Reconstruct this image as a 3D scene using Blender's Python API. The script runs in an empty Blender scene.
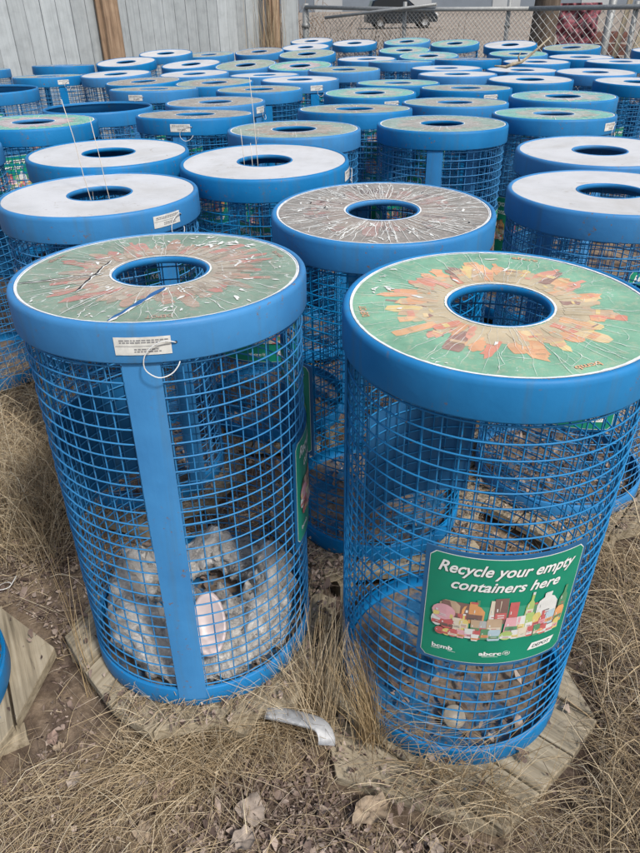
import bpy, math, random
import numpy as np
from mathutils import Matrix, Vector, noise as mnoise

PI = math.pi
rad = math.radians
C = bpy.context.scene.collection
RNG = random.Random(7)

# ------------------------------------------------------------------ camera numbers
F_PX, PITCH, ROLL = 675.77, 0.5618, -0.0199
ZRIM = 1.150                       # height of the rims over the ground
EYE = ZRIM + 0.517
R = 0.32                           # radius of a bin
H = 1.088                          # height of a bin

def prj(x, y, z):                  # world point -> photo pixel, used for the density of straw
    z = z - EYE
    c, s = np.cos(PITCH), np.sin(PITCH)
    d = y*c - z*s
    u = y*s + z*c
    X = F_PX*x/d; Y = -F_PX*u/d
    return 320 + X*np.cos(ROLL) - Y*np.sin(ROLL), 426.5 + X*np.sin(ROLL) + Y*np.cos(ROLL)

# ------------------------------------------------------------------ mesh builder
class MB:
    def __init__(self):
        self.v = []; self.f = []; self.m = []; self.s = []
    def add(self, vs, fs, mat=0, smooth=False):
        o = len(self.v)
        self.v += [tuple(p) for p in vs]
        for f in fs:
            self.f.append(tuple(i+o for i in f)); self.m.append(mat); self.s.append(smooth)
    def box(self, c, size, mat=0, rot=None):
        sx, sy, sz = size[0]/2, size[1]/2, size[2]/2
        vs = [Vector((x, y, z)) for z in (-sz, sz) for y in (-sy, sy) for x in (-sx, sx)]
        if rot is not None: vs = [rot @ p for p in vs]
        vs = [p + Vector(c) for p in vs]
        self.add(vs, [(0,2,3,1),(4,5,7,6),(0,1,5,4),(2,6,7,3),(0,4,6,2),(1,3,7,5)], mat)
    def tube(self, pts, r, n=5, mat=0, closed=False, caps=True, smooth=True):
        pts = [Vector(p) for p in pts]; K = len(pts)
        rr = r if isinstance(r, (list, tuple)) else [r]*K
        vs = []; up = Vector((0, 0, 1)); prev = None
        for i, p in enumerate(pts):
            if closed: t = pts[(i+1) % K] - pts[i-1]
            else: t = pts[min(i+1, K-1)] - pts[max(i-1, 0)]
            if t.length < 1e-9: t = Vector((0, 0, 1))
            t.normalize()
            if prev is None:
                a = t.cross(up)
                if a.length < 1e-3: a = t.cross(Vector((1, 0, 0)))
            else:
                a = prev - t*prev.dot(t)
                if a.length < 1e-6: a = t.cross(up)
            a.normalize(); prev = a; b = t.cross(a)
            for k in range(n):
                q = 2*PI*k/n
                vs.append(p + (a*math.cos(q) + b*math.sin(q))*rr[i])
        fs = []
        for i in range(K if closed else K-1):
            j = (i+1) % K
            for k in range(n):
                l = (k+1) % n
                fs.append((i*n+k, j*n+k, j*n+l, i*n+l))
        self.add(vs, fs, mat, smooth)
        if caps and not closed:
            o = len(self.v) - K*n
            self.f.append(tuple(o+k for k in range(n))); self.m.append(mat); self.s.append(False)
            self.f.append(tuple(o+(K-1)*n+k for k in reversed(range(n)))); self.m.append(mat); self.s.append(False)
    def lathe(self, prof, n=64, mat=0, a0=0, a1=2*PI, smooth=True):
        full = abs(a1-a0-2*PI) < 1e-6
        cols = n if full else n+1
        vs = []
        for i in range(cols):
            a = a0 + (a1-a0)*i/n
            for (r, z) in prof: vs.append((r*math.cos(a), r*math.sin(a), z))
        P = len(prof); fs = []
        for i in range(n):
            j = (i+1) % cols
            for k in range(P-1):
                fs.append((i*P+k, j*P+k, j*P+k+1, i*P+k+1))
        self.add(vs, fs, mat, smooth)
    def xform(self, M):
        self.v = [tuple(M @ Vector(p)) for p in self.v]
    def mesh(self, name, mats):
        me = bpy.data.meshes.new(name)
        me.from_pydata(self.v, [], self.f)
        for m in mats: me.materials.append(m)
        me.polygons.foreach_set('material_index', self.m)
        me.polygons.foreach_set('use_smooth', self.s)
        me.update()
        return me
    def obj(self, name, mats, parent=None):
        if not isinstance(mats, (list, tuple)): mats = [mats]
        return link(name, self.mesh(name, mats), parent)

def link(name, data, parent=None):
    o = bpy.data.objects.new(name, data); C.objects.link(o)
    if parent is not None: o.parent = parent
    return o
def tag(o, label=None, cat=None, group=None, kind=None):
    if label: o['label'] = label
    if cat: o['category'] = cat
    if group: o['group'] = group
    if kind: o['kind'] = kind
    return o
def empty(name, loc=(0,0,0), rz=0):
    o = bpy.data.objects.new(name, None); C.objects.link(o)
    o.empty_display_size = 0.1; o.location = loc; o.rotation_euler = (0, 0, rz)
    return o
def np_mesh(name, V, Fq, mat, smooth=True):
    me = bpy.data.meshes.new(name)
    k = Fq.shape[1]
    me.vertices.add(len(V)); me.vertices.foreach_set('co', V.astype(np.float32).ravel())
    me.loops.add(Fq.size); me.loops.foreach_set('vertex_index', Fq.astype(np.int32).ravel())
    me.polygons.add(len(Fq))
    me.polygons.foreach_set('loop_start', np.arange(0, Fq.size, k, dtype=np.int32))
    me.polygons.foreach_set('loop_total', np.full(len(Fq), k, dtype=np.int32))
    me.polygons.foreach_set('use_smooth', np.full(len(Fq), smooth, dtype=bool))
    me.materials.append(mat); me.update(calc_edges=True); me.validate()
    return me

# ------------------------------------------------------------------ materials
class NT:
    def __init__(self, name):
        self.m = bpy.data.materials.new(name); self.m.use_nodes = True
        self.t = self.m.node_tree; self.t.nodes.clear()
        self.out = self.t.nodes.new('ShaderNodeOutputMaterial')
        self.b = self.t.nodes.new('ShaderNodeBsdfPrincipled')
        self.t.links.new(self.b.outputs[0], self.out.inputs[0])
    def n(self, kind, **kw):
        nd = self.t.nodes.new(kind)
        for k, v in kw.items():
            if hasattr(nd, k): setattr(nd, k, v)
        return nd
    def l(self, a, b): self.t.links.new(a, b)
    def coord(self, which='Object', scale=None):
        tc = self.n('ShaderNodeTexCoord').outputs[which]
        if scale is None: return tc
        mp = self.n('ShaderNodeMapping'); mp.inputs['Scale'].default_value = scale
        self.l(tc, mp.inputs[0]); return mp.outputs[0]
    def noise(self, vec, scale, detail=4, rough=0.55, dist=0):
        nd = self.n('ShaderNodeTexNoise'); self.l(vec, nd.inputs['Vector'])
        nd.inputs['Scale'].default_value = scale; nd.inputs['Detail'].default_value = detail
        nd.inputs['Roughness'].default_value = rough; nd.inputs['Distortion'].default_value = dist
        return nd.outputs['Fac']
    def ramp(self, fac, stops, interp='LINEAR'):
        r = self.n('ShaderNodeValToRGB'); self.l(fac, r.inputs[0])
        e = r.color_ramp.elements; r.color_ramp.interpolation = interp
        while len(e) < len(stops): e.new(0.5)
        for i, (p, c) in enumerate(stops):
            e[i].position = p; e[i].color = (c[0], c[1], c[2], 1) if not isinstance(c, (int, float)) else (c, c, c, 1)
        return r.outputs[0]
    def mix(self, fac, a, b, blend='MIX'):
        m = self.n('ShaderNodeMix', data_type='RGBA', blend_type=blend)
        for sock, val in ((m.inputs[0], fac), (m.inputs[6], a), (m.inputs[7], b)):
            if isinstance(val, (int, float)): sock.default_value = val
            elif isinstance(val, tuple): sock.default_value = (val[0], val[1], val[2], 1)
            else: self.l(val, sock)
        return m.outputs[2]
    def math(self, op, a, b=0.0):
        m = self.n('ShaderNodeMath', operation=op)
        for sock, val in ((m.inputs[0], a), (m.inputs[1], b)):
            if isinstance(val, (int, float)): sock.default_value = val
            else: self.l(val, sock)
        return m.outputs[0]
    def bump(self, h, strength=0.3, dist=0.01):
        b = self.n('ShaderNodeBump'); b.inputs['Strength'].default_value = strength
        b.inputs['Distance'].default_value = dist
        self.l(h, b.inputs['Height']); self.l(b.outputs[0], self.b.inputs['Normal'])
    def set(self, col=None, rough=None, metal=None, spec=None):
        for nm, val in (('Base Color', col), ('Roughness', rough), ('Metallic', metal), ('Specular IOR Level', spec)):
            if val is None: continue
            s = self.b.inputs[nm]
            if isinstance(val, (int, float)): s.default_value = val
            elif isinstance(val, tuple): s.default_value = (val[0], val[1], val[2], 1)
            else: self.l(val, s)
        return self.m

def flat(name, col, rough=0.6, metal=0.0, spec=0.4, var=0.12, scale=30):
    t = NT(name); c = t.coord('Object')
    n = t.noise(c, scale, 3)
    d = tuple(max(0, x*(1-var)) for x in col); e = tuple(min(1, x*(1+var)) for x in col)
    return t.set(t.ramp(n, [(0.3, d), (0.7, e)]), rough, metal, spec)

def blue_paint(name, base, chip=0.655):
    t = NT(name); c = t.coord('Object')
    oi = t.n('ShaderNodeObjectInfo').outputs['Random']
    add = t.n('ShaderNodeVectorMath', operation='ADD'); comb = t.n('ShaderNodeCombineXYZ')
    t.l(t.math('MULTIPLY', oi, 37.0), comb.inputs[0]); t.l(c, add.inputs[0]); t.l(comb.outputs[0], add.inputs[1])
    c = add.outputs[0]
    n1 = t.noise(c, 5, 5, 0.6)
    fade = t.ramp(n1, [(0.3, tuple(x*0.86 for x in base)), (0.7, (base[0]*1.5+0.004, base[1]*1.16, base[2]*1.08))])
    # run-off dirt streaks
    mp = t.n('ShaderNodeMapping'); mp.inputs['Scale'].default_value = (38, 38, 2.5); t.l(c, mp.inputs[0])
    st = t.noise(mp.outputs[0], 1.0, 4, 0.6)
    col = t.mix(t.ramp(st, [(0.52, 0.0), (0.76, 0.5)]), fade, (0.06, 0.145, 0.23))
    n2 = t.noise(c, 70, 4, 0.7)
    big = t.noise(c, 9, 2, 0.5)
    chipf = t.math('MULTIPLY', t.ramp(n2, [(chip-0.035, 0.0), (chip, 1.0)]), t.ramp(big, [(0.48, 0.0), (0.58, 1.0)]))
    col = t.mix(chipf, col, (0.16, 0.11, 0.085))
    val = t.n('ShaderNodeHueSaturation'); t.l(col, val.inputs['Color'])
    t.l(t.math('ADD', t.math('MULTIPLY', oi, 0.22), 0.88), val.inputs['Value'])
    t.l(t.math('ADD', t.math('MULTIPLY', oi, -0.14), 1.04), val.inputs['Saturation'])
    t.bump(t.math('ADD', t.math('MULTIPLY', t.noise(c, 120, 3), .15), t.noise(c, 9, 3, .5, .5)), 0.22, 0.008)
    return t.set(val.outputs[0], t.ramp(n1, [(0.3, 0.42), (0.7, 0.62)]), 0.0, 0.28)

BLUE = (0.001, 0.172, 0.450)
M = {}
M['rim'] = blue_paint('blue_enamel', BLUE)
M['wire'] = blue_paint('blue_coated_wire', (0.004, 0.190, 0.47), 0.66)
M['strap'] = blue_paint('blue_steel_band', (0.001, 0.180, 0.475), 0.66)
M['plate'] = blue_paint('blue_backing_sheet', (0.006, 0.105, 0.27), 0.8)

def dirty_floor():
    t = NT('dirty_blue_floor'); c = t.coord('Object')
    n = t.noise(c, 9, 7, 0.7, .5); n2 = t.noise(c, 60, 5, .7)
    blue = t.ramp(n2, [(.3, (.010, .085, .20)), (.7, (.03, .14, .28))])
    dirt = t.ramp(n2, [(.3, (.10, .075, .055)), (.7, (.28, .22, .165))])
    t.bump(n2, .4, .004)
    return t.set(t.mix(t.ramp(n, [(.44, 0.0), (.52, 1.0)]), blue, dirt), .8, 0, .2)
M['floor'] = dirty_floor()
def white_lid_mat():
    t = NT('white_lid_plastic'); c = t.coord('Object')
    oi = t.n('ShaderNodeObjectInfo').outputs['Random']
    add = t.n('ShaderNodeVectorMath', operation='ADD'); comb = t.n('ShaderNodeCombineXYZ')
    t.l(t.math('MULTIPLY', oi, 31.0), comb.inputs[1]); t.l(c, add.inputs[0]); t.l(comb.outputs[0], add.inputs[1])
    c = add.outputs[0]
    n = t.noise(c, 7, 6, 0.65)
    col = t.ramp(n, [(0.3, (0.54, 0.535, 0.53)), (0.5, (0.62, 0.615, 0.615)), (0.75, (0.67, 0.665, 0.665))])
    mp = t.n('ShaderNodeMapping'); mp.inputs['Scale'].default_value = (3, 30, 8); mp.inputs['Rotation'].default_value = (0, 0, 0.6); t.l(c, mp.inputs[0])
    sc = t.noise(mp.outputs[0], 6, 5, 0.8)
    col = t.mix(t.ramp(sc, [(0.62, 0.0), (0.66, 0.6)]), col, (0.40, 0.39, 0.37))
    st = t.noise(c, 3.0, 6, 0.7, 0.6)
    col = t.mix(t.ramp(st, [(0.47, 0.0), (0.68, 0.6)]), col, (0.46, 0.43, 0.385))
    rs = t.noise(c, 16, 5, 0.75, 1.2)
    col = t.mix(t.ramp(rs, [(0.62, 0.0), (0.68, 0.6)]), col, (0.33, 0.27, 0.21))
    sp = t.noise(c, 160, 2, 0.5)
    col = t.mix(t.ramp(sp, [(0.72, 0.0), (0.78, 0.6)]), col, (0.3, 0.27, 0.22))
    return t.set(col, 0.45, 0, 0.35)
M['white_lid'] = white_lid_mat()
M['white_edge'] = flat('bare_white_edge', (0.75, 0.76, 0.75), 0.6, 0, 0.3, 0.15, 60)
M['crack'] = flat('white_crack', (0.72, 0.72, 0.68), 0.7, 0, 0.3, 0.2, 80)
M['dark_crack'] = flat('dark_crack', (0.03, 0.03, 0.035), 0.8, 0, 0.2, 0.3, 80)
M['blue_scratch'] = flat('scratch_to_blue_metal', (0.03, 0.12, 0.30), 0.6, 0, 0.3, 0.2, 60)

def print_mat(name, base, wearcol, wear, grain=1.0, rough=0.5, s2=(0, 0, 0)):
    """printed vinyl: colour with fading and flaking"""
    t = NT(name); c = t.coord('Object')
    oi = t.n('ShaderNodeObjectInfo').outputs['Random']
    add = t.n('ShaderNodeVectorMath', operation='ADD'); comb = t.n('ShaderNodeCombineXYZ')
    t.l(t.math('MULTIPLY', oi, 23.0), comb.inputs[2]); t.l(c, add.inputs[0]); t.l(comb.outputs[0], add.inputs[1])
    c = add.outputs[0]
    n = t.noise(c, 12*grain, 6, 0.65)
    a = tuple(x*0.78 for x in base); b = tuple(min(1, x*1.2+0.02) for x in base)
    col = t.ramp(n, [(0.3, a), (0.7, b)])
    n2 = t.noise(c, 55*grain, 5, 0.75, 0.4)
    col = t.mix(t.ramp(n2, [(0.5, 0.0), (0.62, wear)]), col, wearcol)
    n3 = t.noise(c, 24*grain, 6, 0.8, 1.5)
    col = t.mix(t.ramp(n3, [(0.66-wear*0.1, 0.0), (0.69-wear*0.1, 0.9)]), col, (0.68, 0.68, 0.65))
    return t.set(col, rough, 0, 0.35)

# sign
M['sign_green'] = flat('sign_green', (0.010, 0.245, 0.150), 0.38, 0, 0.45, 0.1, 12)
M['sign_glow'] = flat('sign_pale_green', (0.055, 0.33, 0.21), 0.38, 0, 0.45, 0.1, 12)
M['sign_white'] = flat('sign_white', (0.78, 0.80, 0.79), 0.4, 0, 0.4, 0.05)
M['sign_shadow'] = flat('sign_black', (0.01, 0.05, 0.04), 0.5)
PC = {'red': (0.55, 0.06, 0.06), 'pink': (0.75, 0.36, 0.42), 'orange': (0.75, 0.32, 0.08), 'yellow': (0.72, 0.58, 0.14),
      'lime': (0.38, 0.55, 0.12), 'dgreen': (0.04, 0.25, 0.09), 'brown': (0.16, 0.06, 0.04), 'cream': (0.72, 0.64, 0.50),
      'white': (0.75, 0.76, 0.75), 'pblue': (0.42, 0.58, 0.68), 'tan': (0.52, 0.36, 0.22), 'black': (0.03, 0.03, 0.03), 'grey': (0.40, 0.43, 0.44)}
for k, v in PC.items(): M['p_'+k] = flat('print_'+k, tuple(x*.80+.085 for x in v), 0.42, 0, 0.4, 0.1)

def paper():
    t = NT('paper_tag'); c = t.coord('Object')
    return t.set(t.ramp(t.noise(c, 60, 4), [(0.3, (0.55, 0.55, 0.52)), (0.7, (0.72, 0.72, 0.69))]), 0.7, 0, 0.3)
M['paper'] = paper()
M['ink'] = flat('faded_ink', (0.22, 0.22, 0.23), 0.7)
M['pale_stem'] = flat('bleached_stem', (0.60, 0.55, 0.48), 0.7)
M['tie'] = flat('white_cable', (0.62, 0.63, 0.62), 0.45)

def wood(name, dark, mid, light, scale=(3, 45, 45), rough=0.85):
    t = NT(name); c = t.coord('Object', scale)
    oc = t.coord('Object')
    g = t.noise(c, 1.0, 7, 0.65, 0.3)
    col = t.ramp(g, [(0.28, dark), (0.48, mid), (0.7, light)])
    n = t.noise(oc, 9, 4)
    col = t.mix(t.ramp(n, [(0.45, 0.0), (0.75, 0.4)]), col, tuple(x*0.55 for x in mid))
    isl = t.n('ShaderNodeNewGeometry').outputs['Random Per Island']
    hs = t.n('ShaderNodeHueSaturation'); t.l(col, hs.inputs['Color'])
    t.l(t.math('ADD', t.math('MULTIPLY', isl, 0.3), 0.85), hs.inputs['Value'])
    t.bump(g, 0.5, 0.004)
    return t.set(hs.outputs[0], rough, 0, 0.25)
M['pallet'] = wood('weathered_pine', (0.14, 0.115, 0.08), (0.32, 0.27, 0.19), (0.46, 0.40, 0.30), (3, 60, 60))
M['plank'] = wood('grey_fence_board', (0.29, 0.315, 0.33), (0.36, 0.39, 0.405), (0.41, 0.44, 0.455), (30, 30, 1.2))
M['post'] = wood('brown_post_wood', (0.14, 0.09, 0.06), (0.28, 0.19, 0.125), (0.40, 0.29, 0.20), (24, 24, 1.6))
M['oldwood'] = wood('old_board', (0.16, 0.13, 0.09), (0.34, 0.29, 0.21), (0.46, 0.41, 0.32), (20, 20, 2.0))
M['bark'] = wood('dark_bark', (0.045, 0.034, 0.028), (0.11, 0.085, 0.066), (0.19, 0.155, 0.125), (14, 14, 2.0), 0.95)

def straw(name, stops, rough=0.7):
    t = NT(name)
    isl = t.n('ShaderNodeNewGeometry').outputs['Random Per Island']
    return t.set(t.ramp(isl, stops), rough, 0, 0.25)
M['straw'] = straw('dry_straw', [(0.0, (0.16, 0.115, 0.07)), (0.25, (0.36, 0.27, 0.165)), (0.6, (0.54, 0.425, 0.27)), (0.9, (0.66, 0.55, 0.385)), (1.0, (0.74, 0.66, 0.50))])
M['straw_grey'] = straw('grey_straw', [(0.0, (0.12, 0.09, 0.07)), (0.35, (0.28, 0.215, 0.165)), (0.7, (0.43, 0.35, 0.27)), (1.0, (0.60, 0.52, 0.42))])
M['stalk'] = straw('tall_dry_stalk', [(0.0, (0.30, 0.21, 0.11)), (0.5, (0.46, 0.34, 0.19)), (1.0, (0.58, 0.47, 0.30))])
M['leaf_small'] = straw('dead_leaf_litter', [(0.0, (0.06, 0.04, 0.033)), (0.4, (0.165, 0.118, 0.096)), (0.75, (0.28, 0.215, 0.18)), (1.0, (0.44, 0.36, 0.30))])

def leaf_mat(name, col):
    t = NT(name); c = t.coord('Object')
    n = t.noise(c, 45, 5, 0.6)
    t.bump(t.noise(c, 30, 4), 0.5, 0.004)
    return t.set(t.ramp(n, [(0.3, tuple(x*0.6 for x in col)), (0.7, tuple(x*1.15 for x in col))]), 0.7, 0, 0.25)
M['leaf_a'] = leaf_mat('tan_dead_leaf', (0.36, 0.28, 0.20))
M['leaf_b'] = leaf_mat('grey_dead_leaf', (0.35, 0.29, 0.24))
M['leaf_c'] = leaf_mat('brown_dead_leaf', (0.29, 0.205, 0.165))

def ground_mat():
    t = NT('mulch_and_gravel'); c = t.coord('Object')
    n = t.noise(c, 26, 8, 0.75)
    n2 = t.noise(c, 3.2, 5, 0.6)
    soil = t.ramp(n, [(0.3, (0.040, 0.028, 0.022)), (0.5, (0.10, 0.073, 0.057)), (0.66, (0.20, 0.152, 0.120)), (0.8, (0.31, 0.25, 0.20))])
    tan = t.ramp(n, [(0.3, (0.14, 0.10, 0.07)), (0.6, (0.32, 0.245, 0.17)), (0.8, (0.44, 0.355, 0.265))])
    near = t.mix(t.ramp(n2, [(0.42, 0.0), (0.6, 1.0)]), soil, tan)
    g1 = t.noise(c, 9, 8, 0.8)
    g2 = t.noise(c, 0.35, 5, 0.6)
    grav = t.ramp(g1, [(0.3, (0.20, 0.165, 0.135)), (0.5, (0.30, 0.25, 0.205)), (0.7, (0.40, 0.345, 0.29))])
    mp = t.n('ShaderNodeMapping'); mp.inputs['Scale'].default_value = (0.06, 0.5, 1); t.l(c, mp.inputs[0])
    tr = t.noise(mp.outputs[0], 1.0, 4, 0.6)
    grav = t.mix(t.ramp(tr, [(0.45, 0.0), (0.62, 0.5)]), grav, (0.22, 0.19, 0.16))
    grav = t.mix(t.ramp(g2, [(0.5, 0.0), (0.7, 0.3)]), grav, (0.40, 0.35, 0.30))
    sep = t.n('ShaderNodeSeparateXYZ'); t.l(c, sep.inputs[0])
    yy = t.math('ADD', sep.outputs[1], t.math('MULTIPLY', t.math('SUBTRACT', n2, 0.5), 2.5))
    f = t.n('ShaderNodeMapRange'); f.inputs[1].default_value = 9.0; f.inputs[2].default_value = 11.5
    t.l(yy, f.inputs[0])
    col = t.mix(f.outputs[0], near, grav)
    t.bump(n, 0.6, 0.02)
    return t.set(col, 0.95, 0, 0.15)
M['ground'] = ground_mat()

def galvanised(name, a=(0.35, 0.36, 0.37), b=(0.55, 0.57, 0.58), rough=0.42, metal=0.75):
    t = NT(name); c = t.coord('Object')
    v = t.n('ShaderNodeTexVoronoi'); t.l(c, v.inputs['Vector']); v.inputs['Scale'].default_value = 60
    n = t.noise(c, 14, 4)
    f = t.mix(0.5, v.outputs['Color'], n)
    bw = t.n('ShaderNodeRGBToBW'); t.l(f, bw.inputs[0])
    return t.set(t.ramp(bw.outputs[0], [(0.25, a), (0.75, b)]), rough, metal, 0.5)
M['galv'] = galvanised('galvanised_steel', (0.30, 0.31, 0.32), (0.46, 0.47, 0.48), 0.6, 0.3)
M['pipe'] = galvanised('dull_fence_pipe', (0.24, 0.25, 0.25), (0.34, 0.35, 0.35), 0.6, 0.4)
M['link'] = galvanised('chain_link_wire', (0.42, 0.42, 0.40), (0.55, 0.55, 0.53), 0.55, 0.3)

# ------------------------------------------------------------------ text helper (built-in font, turned into plain mesh)
_TXT = {}
def text_polys(s, w=None, h=None, shear=0.0, bold=0.0, spacing=1.0):
    key = (s, shear, bold, spacing)
    if key not in _TXT:
        cu = bpy.data.curves.new('t', 'FONT'); cu.body = s; cu.shear = shear; cu.offset = bold
        cu.space_character = spacing; cu.resolution_u = 3; cu.align_x = 'LEFT'
        ob = bpy.data.objects.new('t', cu); C.objects.link(ob)
        dg = bpy.context.evaluated_depsgraph_get(); me = ob.evaluated_get(dg).to_mesh()
        vs = [(v.co.x, v.co.y) for v in me.vertices]; fs = [tuple(p.vertices) for p in me.polygons]
        ob.evaluated_get(dg).to_mesh_clear(); bpy.data.objects.remove(ob); bpy.data.curves.remove(cu)
        _TXT[key] = (vs, fs)
    vs, fs = _TXT[key]
    x0 = min(v[0] for v in vs); x1 = max(v[0] for v in vs); y0 = min(v[1] for v in vs); y1 = max(v[1] for v in vs)
    sx = w/(x1-x0) if w else None; sy = h/(y1-y0) if h else None
    sx = sx or sy; sy = sy or sx
    return [((v[0]-(x0+x1)/2)*sx, (v[1]-(y0+y1)/2)*sy) for v in vs], fs

# ------------------------------------------------------------------ bin parts (local: axis z, base at z=0, strap at azimuth 0)
RIM_H = 0.079
def rim_mesh():
    b = MB(); Z = H
    prof = [(0.305, Z-0.012), (0.305, Z-0.004), (0.307, Z-0.001), (0.311, Z), (0.316, Z-0.0015), (0.3192, Z-0.006), (0.3205, Z-0.013),
            (0.3205, Z-RIM_H+0.003), (0.3195, Z-RIM_H), (0.3165, Z-RIM_H), (0.3165, Z-0.016), (0.309, Z-0.012), (0.305, Z-0.012)]
    b.lathe(prof, 96)
    # weld bead ring under the lid
    return b.mesh('rim', [M['rim']])
def collar_mesh():
    b = MB(); Z = H
    prof = [(0.1065, Z-0.010), (0.1065, Z-0.004), (0.1050, Z-0.0025), (0.1020, Z-0.002), (0.0995, Z-0.004), (0.0988, Z-0.008), (0.0988, Z-0.017), (0.1005, Z-0.017), (0.1015, Z-0.012), (0.1065, Z-0.010)]
    b.lathe(prof, 56)
    return b.mesh('hole_collar', [M['rim']])
def cage_mesh():
    b = MB(); nv = 51
    rng = random.Random(3)
    z0, z1 = 0.05, H-RIM_H+0.01
    for k in range(nv):
        a = 2*PI*k/nv; r = 0.3035
        pts = []
        for i in range(7):
            z = z0-0.02 + (z1-z0+0.03)*i/6
            da = rng.gauss(0, 0.0018); rr = r+rng.gauss(0, 0.0004)
            pts.append((rr*math.cos(a+da), rr*math.sin(a+da), z))
        b.tube(pts, 0.00175, 4, caps=False)
    nz = 27
    for i in range(nz):
        z = 0.078 + (H-RIM_H-0.012-0.078)*i/(nz-1)
        ph = rng.uniform(0, 6.28); am = rng.uniform(0.0003, 0.0012)
        pts = [((0.3078+0.0006*math.sin(3*q+ph))*math.cos(q), (0.3078+0.0006*math.sin(3*q+ph))*math.sin(q), z+am*math.sin(2*q+ph)) for q in (2*PI*j/72 for j in range(72))]
        b.tube(pts, 0.0021, 5, closed=True)
    return b.mesh('wire_cage', [M['wire']])
def band_mesh():
    b = MB()
    b.lathe([(0.3015, 0.062), (0.3105, 0.062), (0.3115, 0.060), (0.3115, 0.002), (0.3105, 0.0), (0.300, 0.0), (0.300, 0.004), (0.3075, 0.005), (0.3075, 0.058), (0.3015, 0.0615), (0.3015, 0.062)], 96)
    return b.mesh('base_band', [M['strap']])
def floor_mesh():
    b = MB()
    b.lathe([(0.0, 0.012), (0.3015, 0.012), (0.3015, 0.009), (0.0, 0.009)], 48, 0, smooth=False)
    return b.mesh('floor_plate', [M['floor']])
def strap_mesh():
    b = MB(); w = 0.036/0.3125
    z0, z1 = 0.03, H-RIM_H+0.004
    for i in range(6):
        pass
    prof_o, prof_i = 0.3135, 0.3105
    n = 6; vs = []; 
    for i in range(n+1):
        a = -w + 2*w*i/n
        for (r, z) in ((prof_o, z0), (prof_o, z1), (prof_i, z1), (prof_i, z0)):
            vs.append((r*math.cos(a), r*math.sin(a), z))
    fs = []
    for i in range(n):
        for k in range(4):
            l = (k+1) % 4
            fs.append((i*4+k, (i+1)*4+k, (i+1)*4+l, i*4+l))
    fs.append((0, 1, 2, 3)); fs.append((n*4+3, n*4+2, n*4+1, n*4))
    b.add(vs, fs)
    return b.mesh('strap', [M['strap']])

SR = 0.3145                      # radius at which the sign sheet bends
SW, SH, SZ = 0.332, 0.304, H-(1.22+2.15)/2*R-0.008
def curved_sheet(b, w, h, cz, r, mat, round_=0.012, n=28, cx=0.0):
    """rounded rectangle bent round the cage; a strip of columns"""
    xs = [-w/2 + w*i/n for i in range(n+1)]
    vs = []
    for x in xs:
        d = w/2 - abs(x); e = 0
        if d < round_: e = round_ - math.sqrt(max(0, round_**2 - (round_-d)**2))
        a = (x+cx)/SR
        for z in (cz-h/2+e, cz+h/2-e): vs.append((r*math.cos(a), r*math.sin(a), z))
    b.add(vs, [(2*i, 2*i+2, 2*i+3, 2*i+1) for i in range(n)], mat, True)
def bend(b, vs, fs, cx, cz, r, mat):
    b.add([(r*math.cos((x+cx)/SR), r*math.sin((x+cx)/SR), z+cz) for x, z in vs], fs, mat)
def backing_mesh():
    b = MB()
    vs = []; n = 20; w = (SW+0.020)/2/SR; z0, z1 = SZ-SH/2-0.009, SZ+SH/2+0.009
    for i in range(n+1):
        a = -w+2*w*i/n
        for (r, z) in ((SR-0.0005, z0), (SR-0.0005, z1), (SR-0.0032, z1), (SR-0.0032, z0)): vs.append((r*math.cos(a), r*math.sin(a), z))
    fs = [(i*4+k, (i+1)*4+k, (i+1)*4+(k+1) % 4, i*4+(k+1) % 4) for i in range(n) for k in range(4)]
    fs += [(0, 1, 2, 3), (n*4+3, n*4+2, n*4+1, n*4)]
    b.add(vs, fs)
    return b.mesh('sign_backing', [M['plate']])

def silhouettes():
    S = {}
    S['carton'] = [(-.5, 0), (.5, 0), (.5, .82), (.25, 1), (-.25, 1), (-.5, .82)]
    S['box'] = [(-.5, 0), (.5, 0), (.5, 1), (-.5, 1)]
    S['bottle'] = [(-.5, 0), (.5, 0), (.5, .52), (.42, .62), (.16, .74), (.16, 1), (-.16, 1), (-.16, .74), (-.42, .62), (-.5, .52)]
    S['jug'] = [(-.5, 0), (.5, 0), (.5, .6), (.3, .8), (.14, .86), (.14, 1), (-.2, 1), (-.2, .86), (-.42, .76), (-.5, .6)]
    S['can'] = [(-.42, 0), (.42, 0), (.5, .06), (.5, .9), (.4, 1), (-.4, 1), (-.5, .9), (-.5, .06)]
    S['cup'] = [(-.36, 0), (.36, 0), (.5, 1), (-.5, 1)]
    S['round'] = [(.5*math.cos(2*PI*i/14), .5+.5*math.sin(2*PI*i/14)) for i in range(14)]
    r = random.Random(77)
    for k in range(8):
        pts = []
        for i in range(5): pts.append((-.5+.12*r.uniform(-1, 1)+.10*math.sin(i*2+k), i/5))
        pts.append((-.30+.2*r.uniform(-1, 1), .86+.1*r.uniform(-1, 1))); pts.append((.05+.2*r.uniform(-1, 1), 1.0)); pts.append((.34+.1*r.uniform(-1, 1), .84+.1*r.uniform(-1, 1)))
        for i in range(5): pts.append((.5+.12*r.uniform(-1, 1)-.08*math.sin(i*1.7+k), .8-i/5))
        S['shard%d' % k] = pts
    return S
SIL = silhouettes()
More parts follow.
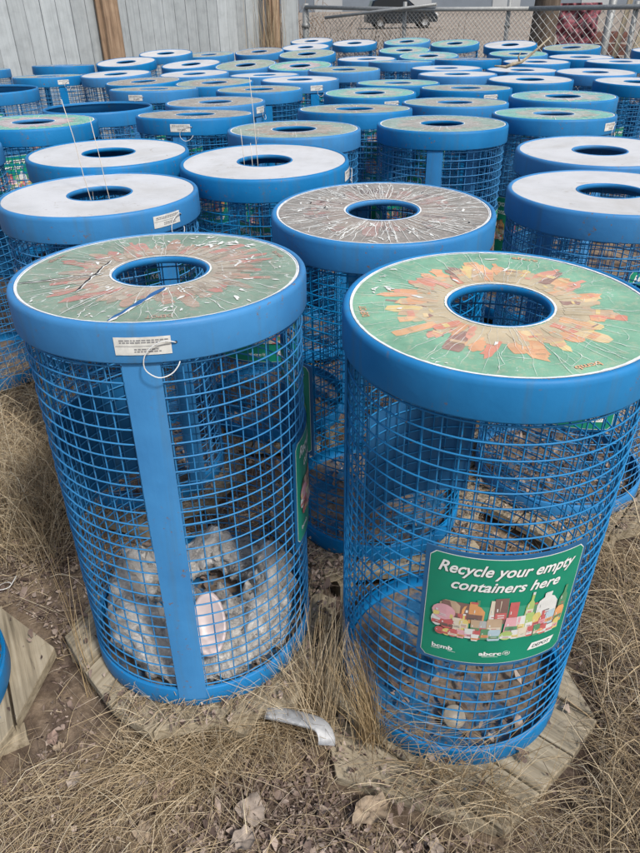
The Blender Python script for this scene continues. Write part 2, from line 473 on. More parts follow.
def item(b, kind, x, z, w, h, mat, r, mats, tilt=0.0, detail=True, rng=random):
    c, s = math.cos(tilt), math.sin(tilt); r = r + w*w/(8*SR)*1.1
    P = SIL[kind]; pts = [(px*w*c - pz*h*s, px*w*s + pz*h*c) for px, pz in P]
    bend(b, pts, [tuple(range(len(pts)))], x, z, r, mats[mat])
    if detail:
        # label band, lid and highlight
        lab = rng.choice(['white', 'red', 'yellow', 'cream', 'dgreen', 'pink', 'orange', 'brown'])
        q = [(-.42*w, .18*h), (.42*w, .18*h), (.42*w, .44*h), (-.42*w, .44*h)]
        q = [(a*c-d*s, a*s+d*c) for a, d in q]
        bend(b, q, [(0, 1, 2, 3)], x, z, r+0.00025, mats[lab])
        for k in range(2):
            zz = .24+.09*k; ww = rng.uniform(.12, .3)
            q = [(-ww*w, zz*h), (ww*w, zz*h), (ww*w, (zz+.035)*h), (-ww*w, (zz+.035)*h)]
            q = [(a*c-d*s, a*s+d*c) for a, d in q]
            bend(b, q, [(0, 1, 2, 3)], x, z, r+0.0005, mats[rng.choice(['brown', 'black', 'white', 'red'])])
        if kind in ('bottle', 'jug'):
            q = [(-.15*w, .93*h), (.15*w, .93*h), (.15*w, 1.02*h), (-.15*w, 1.02*h)]
            bend(b, [(a*c-d*s, a*s+d*c) for a, d in q], [(0, 1, 2, 3)], x, z, r+0.00025, mats[rng.choice(['red', 'white', 'dgreen'])])
        q = [(-.34*w, .5*h), (-.24*w, .5*h), (-.24*w, .62*h), (-.34*w, .62*h)]
        bend(b, [(a*c-d*s, a*s+d*c) for a, d in q], [(0, 1, 2, 3)], x, z, r+0.0005, mats['white'])
def sign_mesh():
    names = list(PC); mats = [M['sign_green'], M['sign_glow'], M['sign_white'], M['sign_shadow']] + [M['p_'+k] for k in names]
    ix = {k: 4+i for i, k in enumerate(names)}
    b = MB(); rng = random.Random(11)
    curved_sheet(b, SW, SH, SZ, SR, 2, 0.013)
    curved_sheet(b, SW-0.003, SH-0.003, SZ, SR+0.0003, 0, 0.012)
    # pale glow behind the products
    curved_sheet(b, 0.262, 0.090, SZ-0.022, SR+0.0005, 1, 0.044)
    # heading
    for s, w, z, cx in (('Recycle your empty', 0.292, SZ+0.1160, 0.0), ('containers here', 0.232, SZ+0.0765, 0.0)):
        hh = 0.0385 if 'y' in s else 0.0275
        zz = z if 'y' in s else z+0.002
        vs, fs = text_polys(s, w, hh, 0.32, 0.022)
        bend(b, vs, fs, cx+0.0014, zz-0.0016, SR+0.0010, 3)
        bend(b, vs, fs, cx, zz, SR+0.0014, 2)
    # products: back row, middle row, front row
    L0 = SR+0.0011
    back = [('carton', -.106, .052, .040, 'tan'), ('box', -.094, .050, .052, 'brown'), ('jug', -.060, .056, .044, 'orange'), ('bottle', -.050, .064, .020, 'dgreen'),
            ('box', -.019, .064, .020, 'cream'), ('box', -.004, .066, .026, 'brown'), ('box', .020, .060, .018, 'red'), ('bottle', .052, .074, .018, 'lime'),
            ('bottle', .066, .050, .022, 'dgreen'), ('jug', .092, .070, .046, 'white'), ('box', .108, .038, .022, 'black'), ('bottle', .130, .066, .020, 'dgreen'), ('round', -.118, .040, .046, 'pink')]
    mid = [('round', -.128, .034, .026, 'white'), ('round', -.108, .030, .030, 'red'), ('cup', -.088, .032, .022, 'cream'), ('bottle', -.074, .044, .018, 'yellow'),
           ('cup', -.052, .036, .022, 'tan'), ('can', -.036, .034, .018, 'grey'), ('can', -.014, .040, .030, 'tan'), ('box', .020, .042, .030, 'pink'),
           ('box', .040, .040, .018, 'white'), ('can', .058, .046, .018, 'lime'), ('carton', .074, .044, .018, 'yellow'), ('bottle', .088, .042, .018, 'red'), ('box', .104, .038, .020, 'pblue'), ('carton', .126, .044, .022, 'orange')]
    front = [('round', -.120, .020, .020, 'red'), ('round', -.106, .019, .019, 'yellow'), ('round', -.094, .022, .022, 'red'), ('cup', -.078, .022, .018, 'pink'), ('cup', -.062, .026, .020, 'white'),
             ('can', -.046, .024, .016, 'red'), ('can', -.030, .028, .018, 'dgreen'), ('can', -.012, .030, .024, 'pblue'), ('round', .012, .024, .028, 'lime'), ('cup', .030, .024, .018, 'white'), ('box', .046, .026, .020, 'cream'),
             ('can', .062, .028, .014, 'red'), ('can', .078, .030, .015, 'dgreen'), ('box', .094, .026, .016, 'red'), ('box', .110, .022, .018, 'white'), ('carton', .124, .030, .014, 'yellow'),
             ('cup', -.050, .018, .016, 'white'), ('round', .086, .014, .014, 'orange')]
    k = 0
    for row, zb, sc in ((back, SZ-0.028, 1.0), (mid, SZ-0.052, 1.0), (front, SZ-0.072, 1.0)):
        for kind, x, h, w, colr in row:
            item(b, kind, x*1.06, zb+rng.uniform(-.003, .003), w*1.08, h*1.12*sc, colr, L0+0.00035*(k+1)*0.25, ix, rng.uniform(-.05, .05), True, rng); k += 1
    T = L0+0.0002
    # logos
    vs, fs = text_polys('bcmb', 0.046, 0.0125, 0, 0.03); bend(b, vs, fs, -0.118, SZ-0.1125, T, 2)
    q = [(-.024, -.0006), (.03, -.0006), (.03, .0006), (-.024, .0006)]
    bend(b, q, [(0, 1, 2, 3)], -0.118, SZ-0.1225, T, 2)
    vs, fs = text_polys('abcrc', 0.050, 0.0125, 0, 0.04); bend(b, vs, fs, -0.012, SZ-0.1185, T, 2)
    for s0 in (-1, 1):
        ring = []; n = 12
        for i in range(n+1):
            a = -2.4+4.8*i/n if s0 > 0 else PI-2.4+4.8*i/n
            ring.append((a, 0))
        vs = [((ro*math.cos(a)+0.0) , ro*math.sin(a)) for a, _ in ring for ro in (0.0058, 0.0072)]
        vs = [(x*(0.95)+0.0015*s0, z*0.95) for x, z in vs]
        bend(b, vs, [(2*i, 2*i+1, 2*i+3, 2*i+2) for i in range(n)][: n//2+2], 0.024, SZ-0.1185, T+0.0001*s0, 2)
    bend(b, [(.0022*math.cos(2*PI*i/8)-.002, .0022*math.sin(2*PI*i/8)) for i in range(8)], [tuple(range(8))], 0.024, SZ-0.1185, T, 2)
    bend(b, [(.0022*math.cos(2*PI*i/8)+.0024, .0022*math.sin(2*PI*i/8)) for i in range(8)], [tuple(range(8))], 0.024, SZ-0.1185, T, 2)
    vs, fs = text_polys('alberta recycling', 0.036, 0.003, 0, 0.0)
    q = [(-.018, -.0006), (.018, -.0006), (.018, .0006), (-.018, .0006)]
    bend(b, q, [(0, 1, 2, 3)], -0.012, SZ-0.1285, T, 2)
    # slanted white plate with DEPOT
    w, h, s = .030, .0105, .004
    vs = []
    for i in range(9):
        x = -w+2*w*i/8; vs += [(x-s, -h), (x+s, h)]
    bend(b, vs, [(2*i, 2*i+2, 2*i+3, 2*i+1) for i in range(8)], 0.108, SZ-0.112, T, 2)
    vs, fs = text_polys('DEPOT', 0.046, 0.0100, 0.25, 0.005); bend(b, vs, fs, 0.108, SZ-0.112, T+0.0006, 3)
    return b.mesh('sign', mats)

def tag_mesh():
    b = MB(); r = 0.3222; z = H-0.042
    def q(x0, x1, z0, z1, mat, rr, n=4):
        vs = []
        for i in range(n+1):
            x = x0+(x1-x0)*i/n; a = x/r
            vs += [(rr*math.cos(a), rr*math.sin(a), z+z0), (rr*math.cos(a), rr*math.sin(a), z+z1)]
        b.add(vs, [(2*i, 2*i+2, 2*i+3, 2*i+1) for i in range(n)], mat)
    q(-.052, .052, -.018, .018, 0, r)
    q(-.050, .050, -.0005, .0005, 1, r+.0003)
    rng = random.Random(2)
    for zz in (.0115, .0072, -.0065, -.011):
        x = -.042 if zz > 0 else -.016; 
        while x < (.042 if zz > 0 else .030):
            w = rng.uniform(.003, .009)
            q(x, x+w, zz-.0013, zz+.0013, 1, r+.0003, 1); x += w+.0018
    return b.mesh('paper_tag', [M['paper'], M['ink']])
def tie_mesh():
    b = MB(); z = H-0.045
    ctl = [(.060, .006, 0), (.046, .013, .006), (.030, .012, .009), (.012, .001, .011), (.001, -.018, .012), (.002, -.040, .014), (.022, -.056, .015), (.044, -.052, .013), (.058, -.040, .008), (.064, -.030, .002)]
    pts = []
    for i in range(len(ctl)-1):
        p0, p1, p2, p3 = ctl[max(i-1, 0)], ctl[i], ctl[i+1], ctl[min(i+2, len(ctl)-1)]
        for k in range(4):
            t = k/4
            q = [0.5*((2*p1[j])+(p2[j]-p0[j])*t+(2*p0[j]-5*p1[j]+4*p2[j]-p3[j])*t*t+(3*p1[j]-p0[j]-3*p2[j]+p3[j])*t**3) for j in range(3)]
            pts.append(((0.3225+q[2])*math.cos(q[0]/R), (0.3225+q[2])*math.sin(q[0]/R), z+q[1]))
    b.tube(pts, 0.0013, 5)
    # small dark hole the loop goes through
    a = 0.060/R
    c = Vector((0.3212*math.cos(a), 0.3212*math.sin(a), z+0.006))
    b.add([c + Vector((-math.sin(a)*0.003*math.cos(q), math.cos(a)*0.003*math.cos(q), 0.003*math.sin(q))) for q in (2*PI*i/10 for i in range(10))], [tuple(range(10))], 1)
    return b.mesh('wire_loop', [M['tie'], M['dark_crack']])

# ------------------------------------------------------------------ lids
LZ = H-0.0035
def ring_face(b, r0, r1, z, mat, n=96, jit=0, rng=None):
    vs = []
    for i in range(n):
        a = 2*PI*i/n
        j0 = rng.gauss(0, jit) if jit else 0
        vs += [((r0+j0)*math.cos(a), (r0+j0)*math.sin(a), z), (r1*math.cos(a), r1*math.sin(a), z)]
    b.add(vs, [(2*i, 2*i+1, (2*i+3) % (2*n), (2*i+2) % (2*n)) for i in range(n)], mat)
def plain_lid(mat, name='lid'):
    b = MB()
    b.lathe([(0.1005, LZ-0.006), (0.1060, LZ-0.006), (0.1060, LZ-0.0006), (0.1070, LZ), (0.3045, LZ), (0.3050, LZ-0.001), (0.305, LZ-0.006), (0.1060, LZ-0.006)], 96, 0, smooth=False)
    return b.mesh(name, [mat])
def polar_poly(b, c_r, c_a, pts, z, mat):
    """pts (x across, y outward) round a point at radius c_r azimuth c_a"""
    ca, sa = math.cos(c_a), math.sin(c_a); vs = []
    for x, y in pts:
        rr = c_r+y
        vs.append((rr*ca - x*sa*1.0, rr*sa + x*ca*1.0, z))
    b.add(vs, [tuple(range(len(vs)))], mat)
def crack_line(b, pts, w, z, mat, rng):
    vs = []
    for i, p in enumerate(pts):
        q = pts[min(i+1, len(pts)-1)]; o = pts[max(i-1, 0)]
        dx, dy = q[0]-o[0], q[1]-o[1]; L = math.hypot(dx, dy) or 1
        ww = w*rng.uniform(0.35, 1.3)*(0.3 if i in (0, len(pts)-1) else 1)
        vs += [(p[0]-dy/L*ww, p[1]+dx/L*ww, z), (p[0]+dy/L*ww, p[1]-dx/L*ww, z)]
    b.add(vs, [(2*i, 2*i+1, 2*i+3, 2*i+2) for i in range(len(pts)-1)], mat)
def lid_text(b, s, w, h, r, a, z, mat, outward=True):
    vs, fs = text_polys(s, w, h, 0, 0.02)
    out = []
    for x, y in vs:
        rr = r + (y if outward else -y); aa = a + (-x if outward else x)/r
        out.append((rr*math.cos(aa), rr*math.sin(aa), z))
    b.add(out, fs, mat)
def print_lid(seed, base, petal_cols, core, wearcol, wear, ncrack=34, crack_w=0.0010, extras=None, edge=True, r_in=0.125, r_out=(0.20, 0.262), dense=30, name='lid', flakes=0, texts=True, chipmul=1.0, bw=0.3005, pw=1.0):
    rng = random.Random(seed); b = MB()
    mats = [M['white_edge'], print_mat('lid_ground_%d' % seed, base, wearcol, wear), print_mat('lid_core_%d' % seed, core, wearcol, wear*1.1),
            M['crack'], M['dark_crack'], M['blue_scratch']]
    for i, pc in enumerate(petal_cols): mats.append(print_mat('lid_print_%d_%d' % (seed, i), pc, wearcol, wear))
    NP = len(petal_cols)
    b.lathe([(0.1005, LZ-0.006), (0.1060, LZ-0.006), (0.1060, LZ-0.0006), (0.1070, LZ), (0.3045, LZ), (0.3050, LZ-0.001), (0.305, LZ-0.006), (0.1060, LZ-0.006)], 96, 0, smooth=False)
    z = LZ+0.00025
    ring_face(b, 0.1095, 0.2985 if edge else 0.3042, z, 1, 180, 0.0007, rng)
    ring_face(b, 0.1115, 0.178, z+0.0002, 2, 120, 0.0009, rng)
    z += 0.0004
    # radial collage of containers
    n = dense; k = 0
    for layer in range(2):
        for i in range(n):
            a = 2*PI*(i+0.5*layer)/n + rng.uniform(-.05, .05)
            if layer == 0: r1 = r_out[0]+(r_out[1]-r_out[0])*rng.random()**1.3; r0 = rng.uniform(.145, .175)
            else: r1 = rng.uniform(0.165, 0.215); r0 = 0.125
            w = rng.uniform(0.026, 0.044) if layer == 0 else rng.uniform(0.016, 0.028)
            w *= pw
            kind = rng.choice(['carton', 'bottle', 'jug', 'can', 'round' if layer == 0 and rng.random() < .4 else 'cup']+['shard%d' % q for q in range(8)])
            L = r1-r0; P = [(x*w, y*L) for x, y in SIL[kind]]
            t = rng.uniform(-.38, .38); P = [(x*math.cos(t)-y*math.sin(t), x*math.sin(t)+y*math.cos(t)) for x, y in P]
            m = 6+rng.randrange(NP)
            if layer == 1 and rng.random() < .55: m = 2
            zz = z+0.000006*k; k += 1
            polar_poly(b, r0, a, P, zz, m)
            # label lines on the item
            if rng.random() < .5:
                m2 = 6+rng.randrange(NP)
                y0 = L*rng.uniform(.35, .6); hh = L*rng.uniform(.1, .2)
                Q = [(-.36*w, y0), (.36*w, y0), (.36*w, y0+hh), (-.36*w, y0+hh)]
                Q = [(x*math.cos(t)-y*math.sin(t), x*math.sin(t)+y*math.cos(t)) for x, y in Q]
                polar_poly(b, r0, a, Q, zz+0.0003, m2)
            if rng.random() < .25:
                y0 = L*rng.uniform(.5, .8)
                for j in range(2):
                    Q = [(-.3*w, y0+j*.004), (.3*w, y0+j*.004), (.3*w, y0+j*.004+.0012), (-.3*w, y0+j*.004+.0012)]
                    Q = [(x*math.cos(t)-y*math.sin(t), x*math.sin(t)+y*math.cos(t)) for x, y in Q]
                    polar_poly(b, r0, a, Q, zz+0.0005, 2)
    z += 0.0010
    if texts:
        lid_text(b, 'abcrc', 0.060, 0.016, 0.279, rad(-112), z, 6, True)
        lid_text(b, 'DEPOT', 0.050, 0.015, 0.279, rad(8), z, 6, True)
        lid_text(b, 'bcmb', 0.052, 0.014, 0.279, rad(112), z, 6, True)
    # radial cracks, wandering
    for i in range(ncrack):
        a = 2*PI*i/ncrack + rng.uniform(-.11, .11)
        r0 = 0.111 if rng.random() < .6 else rng.uniform(.13, .22); r1 = 0.2985 if rng.random() < .55 else rng.uniform(.2, .29)
        if r1-r0 < .04: continue
        pts = []; aa = a; m = 9
        for j in range(m+1):
            rr = r0+(r1-r0)*j/m; aa += rng.gauss(0, .012)
            pts.append((rr*math.cos(aa), rr*math.sin(aa)))
        crack_line(b, pts, crack_w*rng.uniform(.5, 1.4), z+0.0002, 3, rng)
        if rng.random() < .4*chipmul:       # side branch
            j = rng.randrange(2, m-1); x, y = pts[j]; da = rng.uniform(-2.2, 2.2); q = [(x, y)]
            for t in range(5):
                x += .012*math.cos(a+da); y += .012*math.sin(a+da); da += rng.gauss(0, .3)
                if .12 < math.hypot(x, y) < .296: q.append((x, y))
            if len(q) > 2: crack_line(b, q, crack_w*.8, z+0.0003, 3, rng)
    for i in range(flakes):
        a = rng.uniform(0, 2*PI); rr = rng.uniform(.13, .29); s = rng.uniform(.003, .010)
        cx, cy = rr*math.cos(a), rr*math.sin(a)
        st = rng.uniform(1, 3); th = rng.uniform(0, PI)
        P = []
        for j in range(9):
            q = 2*PI*j/9; l = s*rng.uniform(.35, 1)
            x, y = l*st*math.cos(q), l*math.sin(q)*.6
            P.append((cx+x*math.cos(th)-y*math.sin(th), cy+x*math.sin(th)+y*math.cos(th)))
        P = [(x, y) if .117 < math.hypot(x, y) < .303 else (cx, cy) for x, y in P]
        b.add([(x, y, z+0.0004) for x, y in P], [tuple(range(9))], 3)
    # chipped white border, ragged inner side
    for (ri, ro, jt) in ((bw, 0.3043, .0010), (0.1070, 0.1105, .0007)):
        n = 200; vs = []
        for i in range(n):
            a = 2*PI*i/n; j = abs(rng.gauss(0, jt))*(1 if ri > .2 else -1)
            A = (ri-j, ro) if ri > .2 else (ri, ro-j)
            vs += [(A[0]*math.cos(a), A[0]*math.sin(a), z+0.0001), (A[1]*math.cos(a), A[1]*math.sin(a), z+0.0001)]
        b.add(vs, [(2*i, 2*i+1, (2*i+3) % (2*n), (2*i+2) % (2*n)) for i in range(n)], 0)
    if extras: extras(b, z+0.0006, rng)
    return b.mesh(name, mats)

def wander(p, q, n, amp, rng):
    pts = []
    dx, dy = q[0]-p[0], q[1]-p[1]; L = math.hypot(dx, dy)
    for i in range(n+1):
        t = i/n; o = rng.gauss(0, amp) if 0 < i < n else 0
        pts.append((p[0]+dx*t-dy/L*o, p[1]+dy*t+dx/L*o))
    return pts
def pol(r, deg): return (r*math.cos(rad(deg)), r*math.sin(rad(deg)))
def extras_A(az):
    def f(b, z, rng):
        d = -az    # given in world azimuth
        # long scratch from the left edge to the hole, crossed by another; one broad scratch to the front
        for a, c, w, m in ((pol(.298, 196+d), pol(.125, 190+d), .0022, 4), (pol(.20, 222+d), pol(.150, 150+d), .0022, 4), (pol(.12, 285+d), pol(.298, 262+d), .0052, 5)):
            pts = wander(a, c, 14, .0012, rng)
            crack_line(b, [(x+.0022, y+.0022) for x, y in pts], w*1.25, z, 3, rng)
            crack_line(b, pts, w, z+.0003, m, rng)
        # broad flaked patches at the back right
        for (deg, r, s) in ((62, .245, .030), (70, .21, .022), (50, .255, .022), (78, .262, .018), (95, .22, .015), (20, .21, .015), (8, .25, .010), (285, .245, .014), (300, .15, .012), (255, .27, .010)):
            for k in range(6):
                cx, cy = pol(r+rng.uniform(-.014, .014), deg+d+rng.uniform(-7, 7)); th = rng.uniform(0, PI)
                P = []
                for j in range(11):
                    q = 2*PI*j/11; l = s*.45*rng.uniform(.3, 1)
                    x, y = 1.6*l*math.cos(q), .55*l*math.sin(q)
                    P.append((cx+x*math.cos(th)-y*math.sin(th), cy+x*math.sin(th)+y*math.cos(th)))
                b.add([(x, y, z+.00005*k) for x, y in P], [tuple(range(11))], 3)
    return f
def extras_E(b, z, rng):
    for i in range(16):
        a = rng.uniform(0, 360); r = rng.uniform(.15, .27)
        p = pol(r, a); q = (p[0]+rng.uniform(-.03, .03), p[1]+rng.uniform(-.03, .03))
        crack_line(b, wander(p, q, 5, .002, rng), .0022, z, 4 if i % 2 else 3, rng)
def extras_B(b, z, rng):
    for (deg, r, s) in ((-22, .235, .012), (-16, .262, .012), (-30, .27, .008), (60, .29, .006)):
        for k in range(4):
            cx, cy = pol(r+rng.uniform(-.006, .006), deg+rng.uniform(-4, 4)); th = rng.uniform(0, PI); P = []
            for j in range(11):
                q = 2*PI*j/11; l = s*.6*rng.uniform(.3, 1)
                x, y = 1.4*l*math.cos(q), .6*l*math.sin(q)
                P.append((cx+x*math.cos(th)-y*math.sin(th), cy+x*math.sin(th)+y*math.cos(th)))
            b.add([(x, y, z+.00005*k) for x, y in P], [tuple(range(11))], 3)

# azimuths of the strap of each bin (degrees), None = arbitrary
# name, x, y, dz, tilt x, tilt y, lid, tag side (degrees right of the line to the camera; 'az:' = strap azimuth), label
BINS = [
('B',0.370,1.290,-0.007,0.003,-0.030,'B','az:177',"large near blue mesh bin with bright green orange lid and green recycling sign in front"),
('A',-0.344,1.451,0.022,0.010,0.023,'A','az:-88',"near blue mesh bin with scratched green lid, paper tag and plastic bag inside"),
('E',0.192,1.973,0.010,-0.002,-0.021,'E','az:100',"blue mesh bin with grey crackled lid right behind the two nearest bins"),
('W5',0.936,2.199,-0.003,0.002,0.008,'W','az:150',"large white lidded blue bin cut off by the right edge, nearer of the two"),
('W4',1.123,2.819,0.005,-0.004,-0.007,'W',None,"white lidded blue bin at the right edge, directly behind the nearer white one"),
('W2',-0.709,2.298,-0.002,0.000,0.007,'W',33,"white lidded blue bin behind the scratched lid bin, two tall stems in its hole"),
('W1',-0.831,2.908,0.018,0.010,0.001,'W',None,"white lidded blue bin at left between a pink teal lid and the stemmed white lid"),
('W3',-0.190,2.711,0.012,0.000,-0.017,'W',72,"white lidded blue bin in the middle with tag at its right and short stems"),
('T',-0.096,3.506,0.003,0.004,0.024,'tan1',None,"blue bin with tan teal edged lid directly behind the middle white lid"),
('C',0.632,3.611,0.000,0.002,0.017,'tan2',None,"blue bin with grey tan white edged lid, its whole cage showing in the centre"),
('a1',-0.648,4.046,0.008,0.010,0.051,'tan3',-17,"blue bin with cracked tan lid and white tag above the left white lids"),
('a2',-0.631,4.798,-0.016,-0.002,0.015,'tan3',58,"blue bin with cracked tan lid, tag at its right end, behind the tagged tan one"),
('g1',0.230,4.141,0.008,0.006,0.044,'tan1',None,"blue bin with reddish tan lid left of the grey tan centre lid"),
('g2',0.858,4.512,-0.013,0.008,0.028,'tan2',None,"blue bin with pale tan teal edged lid directly behind the centre bin"),
('g3',1.526,4.561,0.003,-0.001,0.005,'teal1',None,"blue bin with pinkish teal lid at right, further of two teal lids"),
('g4',1.275,3.916,-0.007,0.008,0.030,'teal2',60,"blue bin with green teal lid and white tag at its right rim"),
('w6',2.338,6.271,-0.014,0.008,-0.012,'W',None,"white lidded blue bin right, second row behind the teal lids near the edge"),
('w7',1.654,5.755,-0.011,0.004,-0.009,'W',None,"white lidded blue bin in front of the broken branch on the right"),
('w8',1.186,6.228,-0.005,0.004,0.011,'W',None,"white lidded blue bin just left of the broken branch, foremost of two"),
('w8b',1.207,6.893,-0.011,0.004,0.005,'W',None,"sliver of white lidded bin peeping behind the bin left of the branch"),
('w9',-1.101,7.058,-0.029,-0.017,-0.015,'W',None,"flat looking white lid bin left of centre behind two tan lids"),
('w10',-1.312,8.267,-0.031,-0.040,-0.064,'W',None,"white lidded bin left of the tilted green lid near the board fence"),
('w11',-2.024,8.335,-0.002,-0.024,-0.079,'W',None,"white lidded bin at the foot of the brown fence post"),
('w12',-1.781,9.367,0.017,-0.013,-0.075,'W',None,"highest white lidded bin against the board fence, right of the brown post"),
('w13',2.435,9.521,0.028,-0.050,-0.083,'W',None,"tilted white lidded bin farthest right under the chain link fence post"),
('w14',0.601,11.085,0.006,-0.028,-0.083,'W',None,"small white lidded bin in the farthest row left of the teal pair"),
('w15',-0.013,11.757,0.014,-0.032,-0.081,'W',None,"farthest white lidded bin beside the gate post of the wire fence"),
('w15b',-0.091,10.342,0.004,-0.027,-0.080,'W',None,"small white lidded bin partly hidden by dry twigs in the far row"),
('t5',1.307,10.730,0.029,-0.050,-0.085,'teal1',None,"left one of the two far teal lidded bins below the dark car"),
('t6',1.883,10.242,0.018,-0.049,-0.085,'teal2',None,"right one of the two far tilted teal lidded bins"),
('t7',1.142,9.588,-0.013,-0.016,-0.072,'teal2',None,"pale teal lidded bin half hidden in front of the far teal pair"),
('t8',1.249,8.269,0.003,-0.017,-0.064,'teal1',None,"teal lidded bin with white speckles, nearest below the far teal pair"),
('g5',0.391,5.194,-0.023,0.001,-0.003,'teal2',25,"blue bin with pale green lid and small white tag behind the reddish tan lid"),
('g6',1.076,5.296,-0.015,0.009,0.027,'tan2',30,"blue bin with dull grey green lid and tag in front of the branch"),
('w16',2.740,7.837,-0.008,0.002,-0.020,'W',None,"thin white lidded bin in front of the grey green lid at far right"),
('w17',2.182,7.459,-0.015,0.007,-0.012,'W',None,"thin white lidded bin just right of the branch tip"),
('g7',-1.457,3.831,0.015,0.012,0.016,'teal3',None,"blue bin with pink and teal lid at the left edge"),
('w18',-1.739,3.229,-0.015,-0.014,-0.009,'W',None,"white lidded bin only just reaching in at the left edge"),
('o1',-1.295,4.476,0.002,0.004,0.017,'open',None,"lidless blue bin with open rim behind the pink and teal lid"),
('o2',-2.253,5.259,0.039,0.010,0.002,'open',None,"lidless blue bin at the left edge with its inner mesh showing"),
('f1',-2.485,7.150,-0.034,-0.005,0.032,'tan2',20,"blue bin near the board fence with lid seen edge on and white tag"),
('f2',-2.683,8.246,-0.020,0.005,0.044,'tan3',None,"blue bin against the board fence, only its thin lid edge visible"),
('f3',-3.501,7.993,-0.030,-0.005,0.032,'tan2',None,"blue bin at the far left edge against the board fence"),
('w19',-1.826,7.060,-0.019,-0.019,-0.022,'W',None,"white lidded bin in front of the brown fence post bin"),
('p1',-1.325,9.850,-0.033,-0.025,-0.035,'tan2',None,"greyish lidded bin against the board fence next to the highest white lid"),
('p2',-0.694,10.063,-0.021,-0.034,-0.078,'tan3',None,"grey green lidded bin against the fence beside the splintered post"),
('p3',-0.692,7.888,-0.023,-0.040,-0.085,'green',None,"strongly tilted dull green lidded bin left of centre in the far rows"),
('w20',-0.444,6.953,-0.043,-0.003,0.020,'W',None,"white lidded bin seen nearly edge on below the tilted green lid"),
('p4',-1.455,6.495,-0.036,-0.023,-0.012,'tan3',None,"grey tan lidded bin, left one of two side by side tan lids"),
('p5',-0.807,6.171,-0.027,-0.012,-0.013,'tan1',None,"brownish tan lidded bin, right one of two side by side tan lids"),
('f4',-1.170,5.537,-0.005,0.007,0.046,'tan2',-27,"wide blue rim with white tag whose lid is seen edge on, left"),
('p6',-0.400,5.568,-0.024,0.000,0.017,'tan1',None,"tan lidded blue bin with cage visible right of the tagged tan lid"),
('p7',-0.062,8.614,0.024,-0.032,-0.085,'green',None,"tilted pale green lidded bin beneath the far white lids in the middle"),
('p8',-0.127,7.538,-0.015,-0.021,-0.070,'teal3',None,"tilted pinkish green lidded bin in front of the pale green tilted one"),
('w21',0.589,8.354,-0.021,-0.003,-0.018,'W',None,"white lidded bin left of the teal lidded bins in a middle far row"),
('p9',0.275,6.742,0.005,-0.001,-0.005,'green',None,"grey green lidded bin right behind the white lid with small tag"),
('w22',-0.108,6.198,-0.019,0.000,0.005,'W',22,"white lidded bin with small tag and its cage visible below, middle rows"),
('w23',0.653,5.809,-0.022,0.006,0.016,'teal2',None,"pale white green lidded bin behind the pale green tagged lid"),
('f5',0.881,7.675,-0.006,0.009,0.031,'teal1',None,"blue bin seen edge on below the speckled teal lid"),
('f6',1.517,7.481,0.015,0.006,0.033,'tan3',None,"blue bin seen edge on left of the broken branch root"),
('g8',2.970,8.840,0.023,-0.047,-0.051,'green',None,"grey green lidded bin under the chain link fence by the dark trunk"),
('w24',2.280,8.524,-0.010,-0.003,-0.044,'teal2',None,"pale bluish lidded bin crossed by the tip of the branch"),
('w25',2.902,7.192,-0.008,0.005,-0.005,'W',None,"thin white lidded bin near the right edge in a far row"),
('w26',3.958,8.716,-0.023,0.019,-0.044,'W',None,"white lidded bin cut by the right edge under the leaning boards"),
('w27',1.892,6.859,-0.036,0.018,-0.001,'W',None,"narrow strip of white lid behind the lid in front of the branch"),
('w28',2.419,5.590,-0.026,0.019,-0.011,'W',None,"white lidded bin cut by the right edge above the teal lids"),
('L',-1.195,1.180,0.0,0.0,0.0,'tan2','az:60',"blue bin of which only the foot shows on the left pallet"),
]
AZ_A = -88
green_petals = [(0.64, 0.34, 0.19), (0.68, 0.40, 0.22), (0.62, 0.26, 0.18), (0.68, 0.52, 0.24), (0.56, 0.40, 0.26), (0.66, 0.36, 0.20), (0.66, 0.50, 0.28), (0.62, 0.30, 0.22), (0.30, 0.18, 0.15)]
LID = {
 'W': plain_lid(M['white_lid']),
 'B': print_lid(5, (0.20, 0.40, 0.27), green_petals, (0.50, 0.41, 0.27), (0.55, 0.48, 0.34), 0.30, 90, 0.00040, extras_B, True, flakes=10, dense=46, r_out=(0.205, 0.262), bw=0.3005, pw=.88),
 'A': print_lid(6, (0.215, 0.30, 0.225), [(0.44, 0.28, 0.21), (0.48, 0.23, 0.19), (0.40, 0.30, 0.23), (0.44, 0.33, 0.24), (0.32, 0.26, 0.20)], (0.42, 0.36, 0.28), (0.36, 0.32, 0.26), 0.55, 70, 0.0006, extras_A(AZ_A), True, flakes=26, bw=0.3026, pw=.62, dense=56, r_out=(0.19, 0.262)),
 'E': print_lid(8, (0.26, 0.235, 0.205), [(0.33, 0.20, 0.175), (0.36, 0.24, 0.21), (0.27, 0.20, 0.17), (0.31, 0.265, 0.22), (0.19, 0.155, 0.14)], (0.31, 0.26, 0.22), (0.44, 0.38, 0.34), 0.6, 170, 0.0010, extras_E, True, bw=0.3022, flakes=60, dense=26, texts=False),
}
def far_lid(seed, base, cols, core, wear, nc=40):
    return print_lid(seed, base, cols, core, (0.55, 0.55, 0.51), wear, nc, 0.0012, None, True, flakes=25, dense=22, texts=False)
LID['tan1'] = far_lid(21, (0.27, 0.34, 0.27), [(0.38, 0.28, 0.21), (0.42, 0.30, 0.22), (0.34, 0.30, 0.24)], (0.36, 0.31, 0.25), 0.5)
LID['tan2'] = far_lid(22, (0.27, 0.36, 0.30), [(0.36, 0.32, 0.28), (0.40, 0.34, 0.29), (0.33, 0.34, 0.30)], (0.38, 0.35, 0.31), 0.55)
LID['tan3'] = far_lid(23, (0.30, 0.29, 0.25), [(0.34, 0.27, 0.22), (0.37, 0.31, 0.26), (0.28, 0.25, 0.22)], (0.33, 0.30, 0.26), 0.6)
